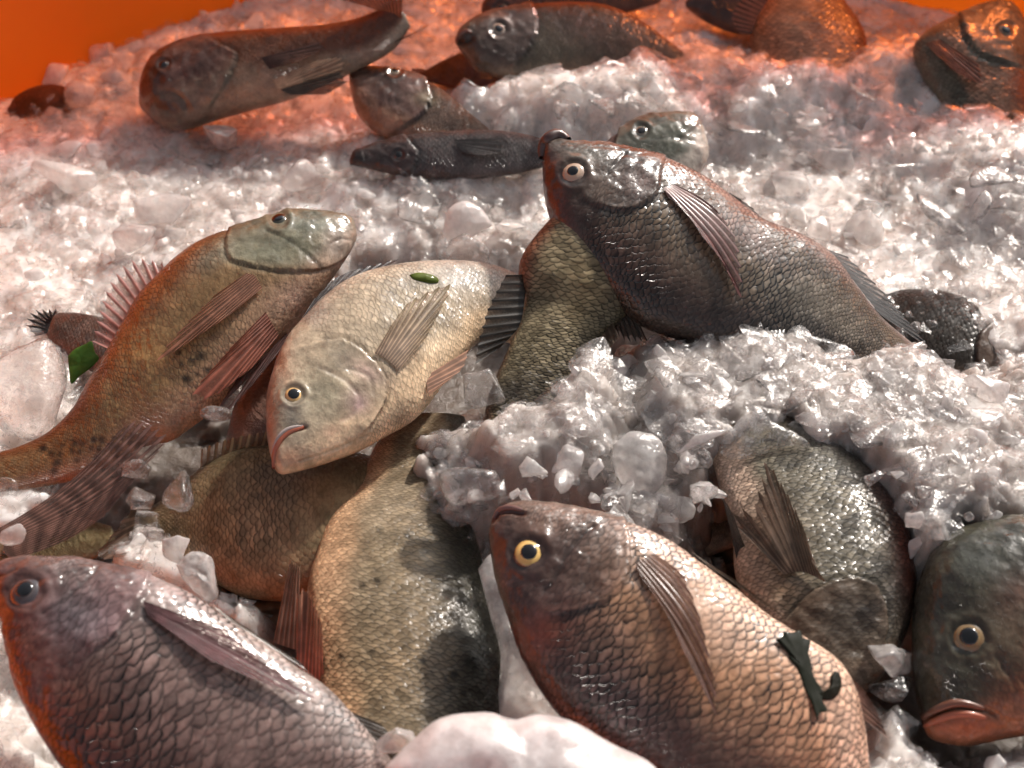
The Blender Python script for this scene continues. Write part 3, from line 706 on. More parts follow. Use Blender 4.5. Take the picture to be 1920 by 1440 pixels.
f = Fish('tilapia', 'grey green fish with open mouth facing left at the back centre',
  dorsal=[(853,72),(866,48),(900,30),(950,17),(1010,10),(1080,7),(1140,14),(1200,40),(1270,90),(1340,140)],
  ventral=[(858,84),(878,108),(898,130),(950,145),(1010,150),(1080,146),(1140,140),(1240,145),(1340,155)],
  z=.04, N=(.22,-.42,.88), res=(120,60), pal=PAL((.12,.105,.075),(.20,.06,.03),(.22,.16,.11),(.12,.085,.07),iris=(.26,.21,.17),rim=(.14,.11,.09),pupil=.5), rows=24, con=.7, eye=(935,55,15), headpt=(900,70),
  opercle=[(1000,15),(1008,50),(995,85),(970,115)], back=(.5,.95), creases=[([(856,76),(870,80),(884,72)],6,.004,INK,.9)], seed=16)
f.lip([(855,78),(862,66),(874,58),(884,62)], 5, (.16,.07,.05))
f = Fish('tilapia', 'reddish fish head peeping out just above the grey green open mouthed fish',
  dorsal=[(902,16),(910,0),(950,-22),(1050,-42),(1150,-42),(1240,-15)],
  ventral=[(904,28),(928,45),(1000,52),(1100,42),(1240,5)],
  z=.02, N=(0,-.42,.9), res=(90,48), pal=PAL((.14,.08,.06),(.2,.06,.03),(.2,.1,.07),(.15,.075,.055),iris=(.2,.14,.1),rim=(.2,.1,.08),pupil=.55), rows=20, con=.4, eye=(940,17,14), headpt=(920,20), opercle=[(1005,-20),(1012,10),(1000,40)], seed=17)
f = Fish('tilapia', 'dark red fish body wedged between two heads at the back centre',
  dorsal=[(990,118),(930,92),(880,96),(830,113),(800,130),(785,140)],
  ventral=[(990,150),(930,172),(880,172),(830,160),(800,152),(786,148)],
  z=.012, N=(0,-.42,.9), res=(80,40), pal=PAL((.17,.06,.035),(.12,.05,.035),(.2,.08,.05),(.12,.06,.05)), rows=18, con=.4, headu=.1, seed=18)
f.fin('tail_fin', [(800,132),(802,152)], [(790,128),(770,130),(785,160)], color=(.15,.05,.03), nr=6)
f = Fish('tilapia', 'dark fish with orange lit fins cut by the top edge of the frame',
  dorsal=[(1285,4),(1320,-24),(1400,-46),(1500,-62),(1580,-62)],
  ventral=[(1287,14),(1335,44),(1400,62),(1480,45),(1580,-20)],
  z=.03, N=(0,-.42,.9), res=(90,44), pal=PAL((.10,.06,.045),(.14,.05,.03),(.14,.08,.06),(.08,.05,.045)), rows=22, con=.5, headu=.2, seed=19)
f.fin('pectoral_fin', [(1385,10),(1395,30)], [(1500,-10),(1490,20),(1440,48)], surf=True, color=(.25,.07,.03), nr=8)
f = Fish('tilapia', 'silvery scaled fish standing in ice at the top, right of the dark finned one',
  dorsal=[(1540,250),(1610,190),(1625,100),(1614,50),(1582,0),(1552,-60),(1530,-110)],
  ventral=[(1520,250),(1430,190),(1408,100),(1412,52),(1440,0),(1480,-60),(1500,-110)],
  z=.02, N=(0,-.42,.9), res=(100,56), pal=PAL((.32,.24,.17),(.22,.09,.05),(.42,.22,.13),(.2,.1,.07)), rows=17, con=.9, wet=.15, headu=.08, seed=20, blobs=[(1570,50,40,60,0,(.2,.08,.045),.7)])
f.fin('dorsal_fin', [(1440,70),(1425,40),(1440,5)], [(1385,62),(1372,30),(1400,-20)], color=(.16,.06,.035), nr=9)
f = Fish('tilapia', 'olive fish head with small eye rising from the ice at the top right corner',
  dorsal=[(1899,8),(1910,25),(1922,60),(1938,110),(1946,180),(1938,270),(1905,360)],
  ventral=[(1892,3),(1850,6),(1800,27),(1745,55),(1714,86),(1730,135),(1770,205),(1820,295),(1870,360)],
  z=.035, N=(.1,-.4,.9), res=(120,60), pal=PAL((.15,.135,.10),(.22,.07,.03),(.26,.23,.17),(.16,.145,.105),iris=(.2,.13,.08),rim=(.1,.07,.05),pupil=.55), rows=22, con=.6, wet=.3, eye=(1886,57,16), headpt=(1880,30), opercle=[(1800,30),(1812,70),(1840,100),(1890,118)], belly=(-.7,-1), seed=21)
f.fin('pectoral_fin', [(1735,82),(1762,74)], [(1790,135),(1842,158),(1836,122)], surf=True, color=(.2,.11,.08), nr=8, lift=(.002,.006))

f = Fish('tilapia', 'fish with dark ragged tail poking from ice by the green leaf',
  dorsal=[(340,700),(290,650),(225,608),(160,590),(110,588),(85,595)],
  ventral=[(335,740),(220,715),(160,690),(120,665),(95,640),(84,620)],
  z=-.0, N=(0,-.3,.95), res=(90,44), pal=PAL((.16,.12,.10),(.10,.08,.07),(.22,.14,.12),(.1,.08,.07)), rows=12, con=.9, headu=.05, seed=22)
f.fin('tail_fin', [(100,592),(88,625)], [(118,578),(62,582),(48,606),(62,632)], off=(.004,.012), color=(.035,.032,.035), nr=9, rag=.3)
f = Fish('tilapia', 'pinkish fish flank in shadow, squeezed between the golden and the pale cream fish',
  dorsal=[(420,850),(440,760),(480,690),(540,630),(590,600)],
  ventral=[(440,870),(520,850),(570,790),(600,720),(610,640)],
  z=.0, N=(0,-.2,.97), res=(90,44), pal=PAL((.30,.17,.13),(.2,.1,.08),(.38,.2,.15),(.2,.12,.1)), rows=20, con=.3, headu=.1, seed=23)
f = Fish('tilapia', 'dim olive fish seen through clear ice behind the yellow eyed fish',
  dorsal=[(900,965),(950,900),(1050,865),(1150,865),(1250,895),(1340,945),(1420,990)],
  ventral=[(905,995),(950,1040),(1050,1075),(1200,1080),(1320,1045),(1420,1010)],
  z=-.02, N=(0,-.2,.97), res=(120,60), pal=PAL((.26,.20,.135),(.16,.13,.1),(.4,.28,.2),(.2,.15,.1)), rows=24, con=.7, headu=.1, seed=24)
f = Fish('tilapia', 'olive fish flank lying under the striped tail fan at the left edge',
  dorsal=[(-190,1000),(-120,955),(-20,950),(80,962),(150,972),(215,990)],
  ventral=[(-190,1020),(-120,1080),(-20,1100),(80,1080),(150,1058),(218,1030)],
  z=-.01, N=(0,-.2,.97), res=(100,50), pal=PAL((.30,.24,.12),(.24,.18,.09),(.36,.26,.14),(.2,.15,.1)), rows=22, con=.5, headu=.1, seed=25)
f = Fish('tilapia', 'fish whose dark striped tail fan spreads below the golden brown fish at left',
  dorsal=[(-420,1120),(-340,1050),(-240,1000),(-120,985),(-40,985),(0,990)],
  ventral=[(-420,1140),(-340,1180),(-240,1170),(-120,1110),(-40,1055),(10,1040)],
  z=.028, N=(0,-.2,.97), res=(90,44), pal=PAL((.25,.17,.1),(.2,.13,.08),(.4,.2,.1),(.2,.15,.1)), rows=22, con=.5, headu=.1, seed=26)
f.fin('tail_fin', [(-20,1000),(20,1050)], [(222,798),(255,783),(310,812),(262,880),(196,962)], off=(.0,.008), bend=.07, color=(.20,.11,.085), tipcol=(.13,.07,.058), nr=18, nt=40, band=9, thin=.15, rag=.04, label='dark striped tail fan')

f = Fish('tilapia', 'small dark reddish fish back showing in the ice beside the tub wall, far left',
  dorsal=[(15,205),(35,180),(75,163),(115,162),(150,180)], ventral=[(20,222),(60,232),(110,225),(155,195)],
  z=.004, N=(0,-.3,.95), res=(80,40), pal=PAL((.16,.055,.025),(.13,.04,.02),(.2,.08,.04),(.1,.045,.03)), rows=16, con=.5, wet=.3, headu=.15, seed=27)
# ------------------------------------------------------------------ crushed ice: bed, loose shards, single lumps
TUBC = np.array([0.05, 0.565]); TUBR = 0.545

def worley(X, Y, cell, seed):
    gx = np.floor(X / cell).astype(np.int64); gy = np.floor(Y / cell).astype(np.int64)
    b1 = np.full(X.shape, 1e9); b2 = b1.copy(); ci = np.zeros(X.shape, np.int64); cj = ci.copy(); cx = b1.copy(); cy_ = b1.copy()
    z = np.zeros_like(gx)
    for a in (-1, 0, 1):
        for b in (-1, 0, 1):
            i = gx + a; j = gy + b
            fx = (i + hsh(i, j, z, seed)) * cell; fy = (j + hsh(i, j, z + 1, seed)) * cell
            d = np.hypot(X - fx, Y - fy)
            m = d < b1
            b2 = np.where(m, b1, np.minimum(b2, d))
            ci = np.where(m, i, ci); cj = np.where(m, j, cj); cx = np.where(m, X - fx, cx); cy_ = np.where(m, Y - fy, cy_)
            b1 = np.where(m, d, b1)
    r = lambda k: hsh(ci, cj, z + 2 + k, seed)
    return b1, b2, cx, cy_, r

# ice that reaches higher or lower than the rest, as outlines on its own level
ICE = [
    (0.002, .045, [(-900,-900),(2900,-900),(2900,700),(2200,690),(1940,700),(1760,660),(1500,600),(1200,520),(1060,470),(930,480),(700,470),(600,520),(420,650),(300,540),(200,620),(130,760),(140,850),(60,830),(20,900),(-700,980)]),
    (0.031, .034, [(770,800),(800,775),(862,742),(895,715),(915,775),(960,800),(1020,790),(1070,740),(1110,670),(1150,632),(1200,605),(1330,588),(1420,580),(1500,590),(1570,630),(1640,620),(1700,635),(1760,680),(1850,680),(1930,640),(2300,680),(2300,1010),(1930,990),(1840,1002),(1760,1025),(1712,1050),(1700,1000),(1660,935),(1600,880),(1530,825),(1480,805),(1350,820),(1325,880),(1310,960),(1240,1015),(1150,985),(1060,950),(1000,945),(950,950),(880,955),(830,945),(780,900)]),
    (0.052, .022, [(1180,630),(1330,600),(1420,592),(1500,602),(1570,645),(1700,650),(1800,700),(1900,760),(1850,930),(1760,960),(1705,925),(1650,870),(1590,822),(1520,796),(1440,786),(1340,800),(1250,770)]),
    (0.020, .014, [(-200,830),(20,850),(60,905),(85,935),(20,985),(-200,1000)]),
    (0.004, .022, [(235,975),(300,960),(345,1000),(400,1060),(455,1120),(430,1170),(330,1105),(230,1070),(205,1040)]),
    (-0.022, .014, [(905,1080),(950,1060),(1000,1180),(1080,1340),(1150,1460),(860,1460),(900,1330),(940,1240),(930,1150)]),
    (-0.012, .020, [(-300,1140),(-5,1160),(20,1290),(80,1420),(110,1600),(-300,1600)]),
    (0.042, .055, [(850,136),(960,122),(1050,116),(1150,90),(1230,72),(1290,110),(1260,170),(1200,190),(950,190)]),
    (0.026, .070, [(1230,75),(1300,62),(1430,90),(1600,90),(1690,62),(1750,72),(1700,140),(1300,150)]),
    (0.024, .045, [(690,250),(760,240),(820,205),(860,190),(930,190),(960,235),(760,262)]),
    (0.013, .030, [(620,318),(700,322),(780,324),(860,322),(960,310),(1030,300),(1060,340),(640,365)]),
    (0.034, .080, [(1700,110),(1790,142),(1850,172),(1930,190),(2200,200),(2200,420),(1850,330),(1750,240)]),
    (0.056, .016, [(1040,700),(1095,655),(1150,640),(1130,760),(1080,830),(960,850),(905,815),(900,770),(960,740),(1010,722)]),
    (0.042, .060, [(1390,95),(1450,102),(1600,100),(1650,82),(1660,150),(1400,160)]),
    (0.018, .030, [(1660,700),(1740,690),(1830,712),(1900,715),(1960,690),(1960,640),(1990,560),(2100,600),(2100,800),(1660,760)]),
    (0.002, .020, [(1610,1395),(1640,1350),(1690,1330),(1740,1375),(1800,1402),(1930,1392),(2300,1300),(2300,1700),(1600,1700)]),
]
def ice_level(X, Y, wob):
    lev = np.full(X.shape, -0.045)
    wsum = np.zeros(X.shape)
    P = np.stack([X, Y], -1)
    for z, soft, poly in ICE:
        w3 = np.array([at(px, py, z)[:2] for px, py in poly])
        d, _ = seg_dist(P, w3, closed=True)
        d = np.where(in_poly(P, w3), d, -d) + wob * min(soft * .7, .012)
        k = sstep(-soft * .8, soft * .6, d)
        lev = np.maximum(lev, lev * (1 - k) + z * k)
        wsum = np.maximum(wsum, k)
    return lev, wsum

STEP = 0.0019
gx = np.arange(TUBC[0] - TUBR, TUBC[0] + TUBR, STEP); gy = np.arange(TUBC[1] - TUBR + .12, TUBC[1] + TUBR, STEP)
GX, GY = np.meshgrid(gx, gy, indexing='ij')
G3 = np.stack([GX, GY, np.zeros_like(GX)], -1)
wob = (fbm(G3, 60, 4, 40) * 2 - 1) * 1.3
LEV, WSUM = ice_level(GX, GY, wob)
far = sstep(.75, 1.05, GY)
LEV = LEV + far * .012 * (fbm(G3, 14, 2, 51) - .35) + (fbm(G3, 22, 3, 50) - .5) * .012 * WSUM
def facets(cell, amp, tilt, seed, warp=.35):
    wx = (fbm(G3, 1.2 / cell, 2, seed + 5) - .5) * cell * warp; wy = (fbm(G3, 1.2 / cell, 2, seed + 6) - .5) * cell * warp
    b1, b2, cx, cy_, r = worley(GX + wx, GY + wy, cell, seed)
    h = amp * (r(0) - .5) + ((r(1) - .5) * cx + (r(2) - .5) * cy_) * tilt
    gap = sstep(0.0, .22 * cell, b2 - b1)
    return h - amp * .6 * (1 - gap), gap, r(3)
h1, g1, t1 = facets(.040, .0055, .30, 61)
h2, g2, t2 = facets(.0165, .0024, .40, 62)
h3, g3, t3 = facets(.0072, .0011, .45, 63)
mix = sstep(.35, .6, fbm(G3, 26, 2, 70))
HT = LEV + (h1 * (.4 + .6 * mix) + h2 * .7 + h3 * (1.0 - .7 * mix) * (1 - .6 * far)) * .5
GP = np.stack([GX, GY, HT], -1)
inside = np.hypot(GX - TUBC[0], GY - TUBC[1]) < TUBR - .004

def ice_bed_mat():
    m, t, out = new_mat('wet_crushed_ice')
    geo = t.node('ShaderNodeNewGeometry').outputs['Position']
    tone = t.attr('tone').outputs['Fac']
    n1 = t.noise(geo, 150, 4.0, .6); n2 = t.noise(geo, 620, 3.0, .6); n0 = t.noise(geo, 36, 4.0, .6, .6)
    def vor(sc):
        v = t.node('ShaderNodeTexVoronoi', feature='F1'); t.l.new(t.noise_warp(geo, 90, .004), v.inputs['Vector']); v.inputs['Scale'].default_value = sc
        q = t.node('ShaderNodeSeparateColor'); t.l.new(v.outputs['Color'], q.inputs[0]); return v.outputs['Distance'], q.outputs
    d1, c1 = vor(95); d2, c2 = vor(260)
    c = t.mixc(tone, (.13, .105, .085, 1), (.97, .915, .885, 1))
    c = t.mixc(t.ramp(n0.outputs[0], .36, .68), c, t.mixc(1.0, c, (.84, .80, .77, 1), 'MULTIPLY'))
    c = t.mixc(t.ramp(c1[0], .2, .8, 0, .45), c, t.mixc(1.0, c, (.82, .80, .79, 1), 'MULTIPLY'))
    bh = t.m('ADD', t.m('ADD', t.m('MULTIPLY', d2, .5), t.m('MULTIPLY', n2.outputs[0], .5)), t.m('MULTIPLY', c1[0], .5))
    nd = t.bump(bh, .25, .0014)
    hs = t.m('ADD', t.m('MULTIPLY', n1.outputs[0], 2.6), t.m('ADD', t.m('MULTIPLY', n2.outputs[0], 1.0), t.m('ADD', t.m('MULTIPLY', d1, 1.1), t.m('MULTIPLY', c2[0], .35))))
    nc = t.bump(hs, 1.0, .0011)
    b = t.node('ShaderNodeBsdfPrincipled'); t.l.new(c, b.inputs['Base Color']); t.l.new(nd, b.inputs['Normal'])
    b.inputs['Roughness'].default_value = .5; b.inputs['Specular IOR Level'].default_value = .1
    b.inputs['Coat Weight'].default_value = 1.0; b.inputs['Coat IOR'].default_value = 1.6
    b.inputs['Coat Roughness'].default_value = .2; t.l.new(nc, b.inputs['Coat Normal'])
    b.inputs['Subsurface Weight'].default_value = 1.0; b.inputs['Subsurface Radius'].default_value = (1, .93, .88); b.inputs['Subsurface Scale'].default_value = .026
    t.l.new(b.outputs[0], out.inputs[0])
    return m

def ice_glass_mat(name, cloud, tint=(.99, .982, .975), rough=.04, clear=.84, streak=False):
    """wet ice: reflection on the skin, refraction, straight light through and cloudy white inside"""
    m, t, out = new_mat(name)
    g = t.node('ShaderNodeNewGeometry'); geo = g.outputs['Position']
    n1 = t.noise(geo, 120, 4.0, .6); n2 = t.noise(geo, 480, 2.0, .5)
    nb = t.bump(t.m('ADD', n1.outputs[0], t.m('MULTIPLY', n2.outputs[0], .25)), .45, .0022)
    gl = t.node('ShaderNodeBsdfRefraction'); gl.inputs['IOR'].default_value = 1.25; gl.inputs['Roughness'].default_value = rough
    gl.inputs[0].default_value = C4(tint); t.l.new(nb, gl.inputs['Normal'])
    tp = t.node('ShaderNodeBsdfTransparent'); tp.inputs[0].default_value = C4(tint)
    df = t.node('ShaderNodeBsdfDiffuse'); df.inputs[0].default_value = (.90, .87, .855, 1)
    tr = t.node('ShaderNodeBsdfTranslucent'); tr.inputs[0].default_value = (.95, .92, .905, 1)
    gs = t.node('ShaderNodeBsdfGlossy'); gs.inputs['Roughness'].default_value = .21; t.l.new(nb, gs.inputs['Normal'])
    fr = t.node('ShaderNodeFresnel'); fr.inputs[0].default_value = 1.55; t.l.new(nb, fr.inputs['Normal'])
    fro = t.m('MULTIPLY', fr.outputs[0], t.m('SUBTRACT', 1.0, g.outputs['Backfacing']))
    a = t.mixs(clear, gl.outputs[0], tp.outputs[0])
    wht = t.mixs(.5, df.outputs[0], tr.outputs[0])
    k = t.ramp(n1.outputs[0], .35, .7, max(0, cloud - .12), min(1, cloud + .2))
    if streak:
        sn = t.noise(geo, 260, 3.0, .7, 1.2); k = t.m('ADD', k, t.m('MULTIPLY', t.ramp(sn.outputs[0], .56, .66), .38), clamp=True)
    a = t.mixs(k, a, wht)
    t.l.new(t.mixs(fro, a, gs.outputs[0]), out.inputs[0])
    return m

BED = ice_bed_mat()
CLEAR = ice_glass_mat('clear_wet_ice', .05, clear=.9)
HAZY = ice_glass_mat('hazy_wet_ice', .14, clear=.86)
WHITE = ice_glass_mat('white_frosted_ice', .85, rough=.2)

nx, ny = GX.shape
idx = np.arange(nx * ny).reshape(nx, ny)
q = np.stack([idx[:-1, :-1], idx[1:, :-1], idx[1:, 1:], idx[:-1, 1:]], -1)
keep = (inside[:-1, :-1] & inside[1:, 1:] & inside[1:, :-1] & inside[:-1, 1:])
used = np.zeros(nx * ny, bool); fq = q[keep]; used[fq.ravel()] = True
remap = np.cumsum(used) - 1
me = raw_mesh('ice_bed', GP.reshape(-1, 3)[used], remap[fq], smooth=True)
_pp = proj(GP)
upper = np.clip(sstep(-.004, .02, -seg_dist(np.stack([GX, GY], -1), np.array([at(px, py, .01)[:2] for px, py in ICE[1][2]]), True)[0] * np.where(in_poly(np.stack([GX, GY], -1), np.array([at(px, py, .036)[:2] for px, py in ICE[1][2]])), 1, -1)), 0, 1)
tone = np.clip(.62 + .30 * t1 * g1 + .25 * t2 * g2 + .2 * t3 + .1 * g3, 0, 1) * (.02 + .98 * WSUM) * (.42 + .58 * upper)  # low ice between the fish is coloured dark to stand for shade
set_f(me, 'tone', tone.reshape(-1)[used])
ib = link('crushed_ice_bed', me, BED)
tag(ib, 'bed of crushed wet ice filling the orange tub under the fish', 'crushed ice', kind='stuff')

# clear wet crust of fused chips lying on and sinking into the bed
c1_, cg1, ct1 = facets(.030, .0065, .40, 161, .8)
c2_, cg2, ct2 = facets(.0120, .0034, .50, 162, .8)
CR = LEV + (c1_ * .8 + c2_ * .9) + .0018 + (fbm(G3, 40, 3, 171) - .5) * .008
CP = np.stack([GX, GY, np.where(WSUM > .5, CR, HT - .01)], -1)
crk = keep & (np.abs(CR[:-1, :-1] - HT[:-1, :-1]) < .012) & (WSUM[:-1, :-1] > .5) & (WSUM[1:, :-1] > .5) & (WSUM[:-1, 1:] > .5) & (WSUM[1:, 1:] > .5) & (CR[:-1, :-1] > HT[:-1, :-1] - .003)
fc = q[crk]; us_ = np.zeros(nx * ny, bool); us_[fc.ravel()] = True; rm = np.cumsum(us_) - 1
CRUST = ice_glass_mat('clear_ice_crust', .04, rough=.03, clear=.86, streak=True)
tag(link('crushed_ice', raw_mesh('crushed_ice', CP.reshape(-1, 3)[us_], rm[fc]), CRUST), 'clear wet crust of fused ice chips over the bed', 'crushed ice', kind='stuff')

def height_at(x, y):
    i = np.clip(((x - gx[0]) / STEP).astype(int), 0, nx - 1); j = np.clip(((y - gy[0]) / STEP).astype(int), 0, ny - 1)
    return HT[i, j], WSUM[i, j]

# shard prototypes: hulls of scattered points, some rounded by melting
def shard_proto(k, npts, flat, smooth):
    r_ = np.random.default_rng(900 + k)
    p = r_.normal(size=(npts, 3)); p /= np.linalg.norm(p, axis=1, keepdims=True); p *= r_.uniform(.75, 1.1, (npts, 1))
    p *= np.array([1, r_.uniform(.55, .95), flat])
    bm = bmesh.new(); vs = [bm.verts.new(v) for v in p]
    bmesh.ops.convex_hull(bm, input=vs)
    for v in [v for v in bm.verts if not v.link_faces]: bm.verts.remove(v)
    if smooth:
        bmesh.ops.bevel(bm, geom=list(bm.edges), offset=.10, segments=1, affect='EDGES', profile=.5, clamp_overlap=True)
        bmesh.ops.triangulate(bm, faces=bm.faces[:])
        for _ in range(smooth):
            bmesh.ops.subdivide_edges(bm, edges=bm.edges[:], cuts=1, use_grid_fill=True)
            bmesh.ops.smooth_vert(bm, verts=bm.verts[:], factor=.5, use_axis_x=True, use_axis_y=True, use_axis_z=True)
    bmesh.ops.triangulate(bm, faces=bm.faces[:])
    bm.normal_update()
    bm.verts.index_update()
    V = np.array([v.co[:] for v in bm.verts]); lim = np.abs(p).max(0) * 1.02; V = np.clip(V, -lim, lim); Fc = np.array([[v.index for v in f.verts] for f in bm.faces])
    bm.free()
    if smooth:
        n = V / (np.linalg.norm(V, axis=1, keepdims=True) + 1e-9)
        V = V + n * (fbm(V + k, 2.2, 3, k) - .5)[:, None] * .28
    return V, Fc
PR_S = [shard_proto(k, 9, r, 0) for k, r in enumerate([.5, .35, .7, .6, .45, .8, .3, .55])]
PR_M = [shard_proto(20 + k, 12, r, 1) for k, r in enumerate([.5, .4, .7, .6, .45, .8])]

def rotm(r_):
    qn = r_.normal(size=4); qn /= np.linalg.norm(qn); a, b, c, d = qn
    return np.array([[1-2*(c*c+d*d), 2*(b*c-a*d), 2*(b*d+a*c)], [2*(b*c+a*d), 1-2*(b*b+d*d), 2*(c*d-a*b)], [2*(b*d-a*c), 2*(c*d+a*b), 1-2*(b*b+c*c)]])

def tiltm(r_, t):
    az, ax, t = r_.uniform(0, 6.283), r_.uniform(0, 6.283), abs(r_.normal(0, t)) 
    return np.array((Matrix.Rotation(t, 3, Vector((math.cos(ax), math.sin(ax), 0))) @ Matrix.Rotation(az, 3, 'Z')))
PR_P = [shard_proto(60 + k, n_, r, 0) for k, (n_, r) in enumerate([(9, .16), (11, .22), (8, .13), (12, .28), (10, .2), (9, .3)])]
PR_Q = [shard_proto(80 + k, n_, r, 1) for k, (n_, r) in enumerate([(10, .25), (12, .32), (9, .2), (11, .4)])]

def scatter(name, label, n, smin, smax, protos, mat, seed, mask=None, sink=.25, smooth=False, power=2.2, tilt=None):
    r_ = np.random.default_rng(seed)
    Vs, Fs, base, cnt = [], [], 0, 0
    X = r_.uniform(gx[0], gx[-1], n * 6); Y = r_.uniform(gy[0], gy[-1], n * 6)
    ok = np.hypot(X - TUBC[0], Y - TUBC[1]) < TUBR - .02
    z, w = height_at(X, Y); ok &= w > .15
    pp = proj(np.stack([X, Y, z], -1)); ok &= (pp[:, 0] > -120) & (pp[:, 0] < 2040) & (pp[:, 1] > -120) & (pp[:, 1] < 1560)
    # even density in the picture's depth: thin out what lies far
    keepp = r_.uniform(size=len(X)) < np.clip(1.25 - .55 * (Y - .35) / .7, .3, 1); ok &= keepp
    if mask is not None: ok &= mask(pp, r_)
    ii = np.nonzero(ok)[0][:n]
    for i in ii:
        V, Fc = protos[r_.integers(len(protos))]
        s_ = smin + (smax - smin) * r_.uniform() ** power
        W_ = (V * s_) @ (rotm(r_) if tilt is None else tiltm(r_, tilt)).T + np.array([X[i], Y[i], z[i] + s_ * (.5 - sink)])
        Vs.append(W_); Fs.append(Fc + base); base += len(V)
    me = raw_mesh(name, np.vstack(Vs), np.vstack(Fs), smooth=smooth)
    o = link(name, me, mat); tag(o, label, 'crushed ice', kind='stuff'); return o

scatter('crushed_ice', 'fine clear splinters of crushed ice strewn over the bed', 8000, .0015, .0075, PR_S, CLEAR, 1, sink=.42, tilt=.45)
scatter('crushed_ice', 'flat clear flakes of crushed ice strewn over the bed', 1500, .004, .017, PR_P, CLEAR, 11, sink=.45, tilt=.2, power=1.6)
scatter('crushed_ice', 'flat melted hazy flakes of crushed ice strewn over the bed', 900, .005, .020, PR_Q, HAZY, 12, sink=.45, tilt=.2, smooth=True, power=1.8)
scatter('crushed_ice', 'small hazy crumbs of crushed ice strewn over the bed', 1500, .002, .012, PR_M, HAZY, 2, sink=.5, smooth=True, power=2.8)
scatter('crushed_ice', 'small white frosted crumbs of crushed ice strewn over the bed', 380, .002, .010, PR_M, WHITE, 3, sink=.5, smooth=True)

# ------------------------------------------------------------------ orange tub
def tub_mat():
    m, t, out = new_mat('orange_translucent_plastic')
    geo = t.node('ShaderNodeNewGeometry').outputs['Position']
    nz = t.noise(geo, 9, 3.0)
    c = t.mixc(nz.outputs[0], (1.0, .14, .003, 1), (1.0, .19, .005, 1))
    b = t.node('ShaderNodeBsdfPrincipled'); t.l.new(c, b.inputs['Base Color']); b.inputs['Roughness'].default_value = .4; b.inputs['Specular IOR Level'].default_value = .2
    tr = t.node('ShaderNodeBsdfTranslucent'); t.l.new(c, tr.inputs[0])
    tp = t.node('ShaderNodeBsdfTransparent'); tp.inputs[0].default_value = (1, .24, .05, 1)
    sz = t.node('ShaderNodeSeparateXYZ'); t.l.new(geo, sz.inputs[0])
    t.l.new(t.mixs(t.ramp(sz.outputs[2], .07, .13, .06, .58), t.mixs(.25, b.outputs[0], tr.outputs[0]), tp.outputs[0]), out.inputs[0]); return m  # upper wall made clearer to let orange light onto the ice
nseg = 160
prof_ = [(TUBR - .07, -.12), (TUBR - .03, -.06), (TUBR - .004, .0), (TUBR + .03, .035), (TUBR + .09, .10), (TUBR + .15, .17), (TUBR + .165, .172), (TUBR + .167, .163)]
an = np.linspace(0, 2 * math.pi, nseg, endpoint=False)
def rim(r, z, a):
    if z > .03:
        z *= max(.35, 1.0 + 1.35 * math.cos(a - math.radians(128))); r = TUBR + (r - TUBR) * (.72 + .42 * math.cos(a - math.radians(185)))  # rim raised out of view at back left to cast shade on the ice
    return (TUBC[0] + r * math.cos(a), TUBC[1] + r * math.sin(a), z)
V = np.array([[rim(r, z, a) for a in an] for r, z in prof_])
tub = link('round_tub', grid_mesh('round_tub', V, len(prof_), nseg, wrap=True), tub_mat())
tag(tub, 'orange translucent plastic tub holding the ice and fish', 'tub')
V = np.array([[-60, -60, -.13], [60, -60, -.13], [60, 60, -.13], [-60, 60, -.13]])
fl = link('ground', raw_mesh('ground', V, np.array([[0, 1, 2, 3]])), simple_mat('wet_concrete', (.34, .32, .30), .5, noise_scale=8)); tag(fl, kind='structure')
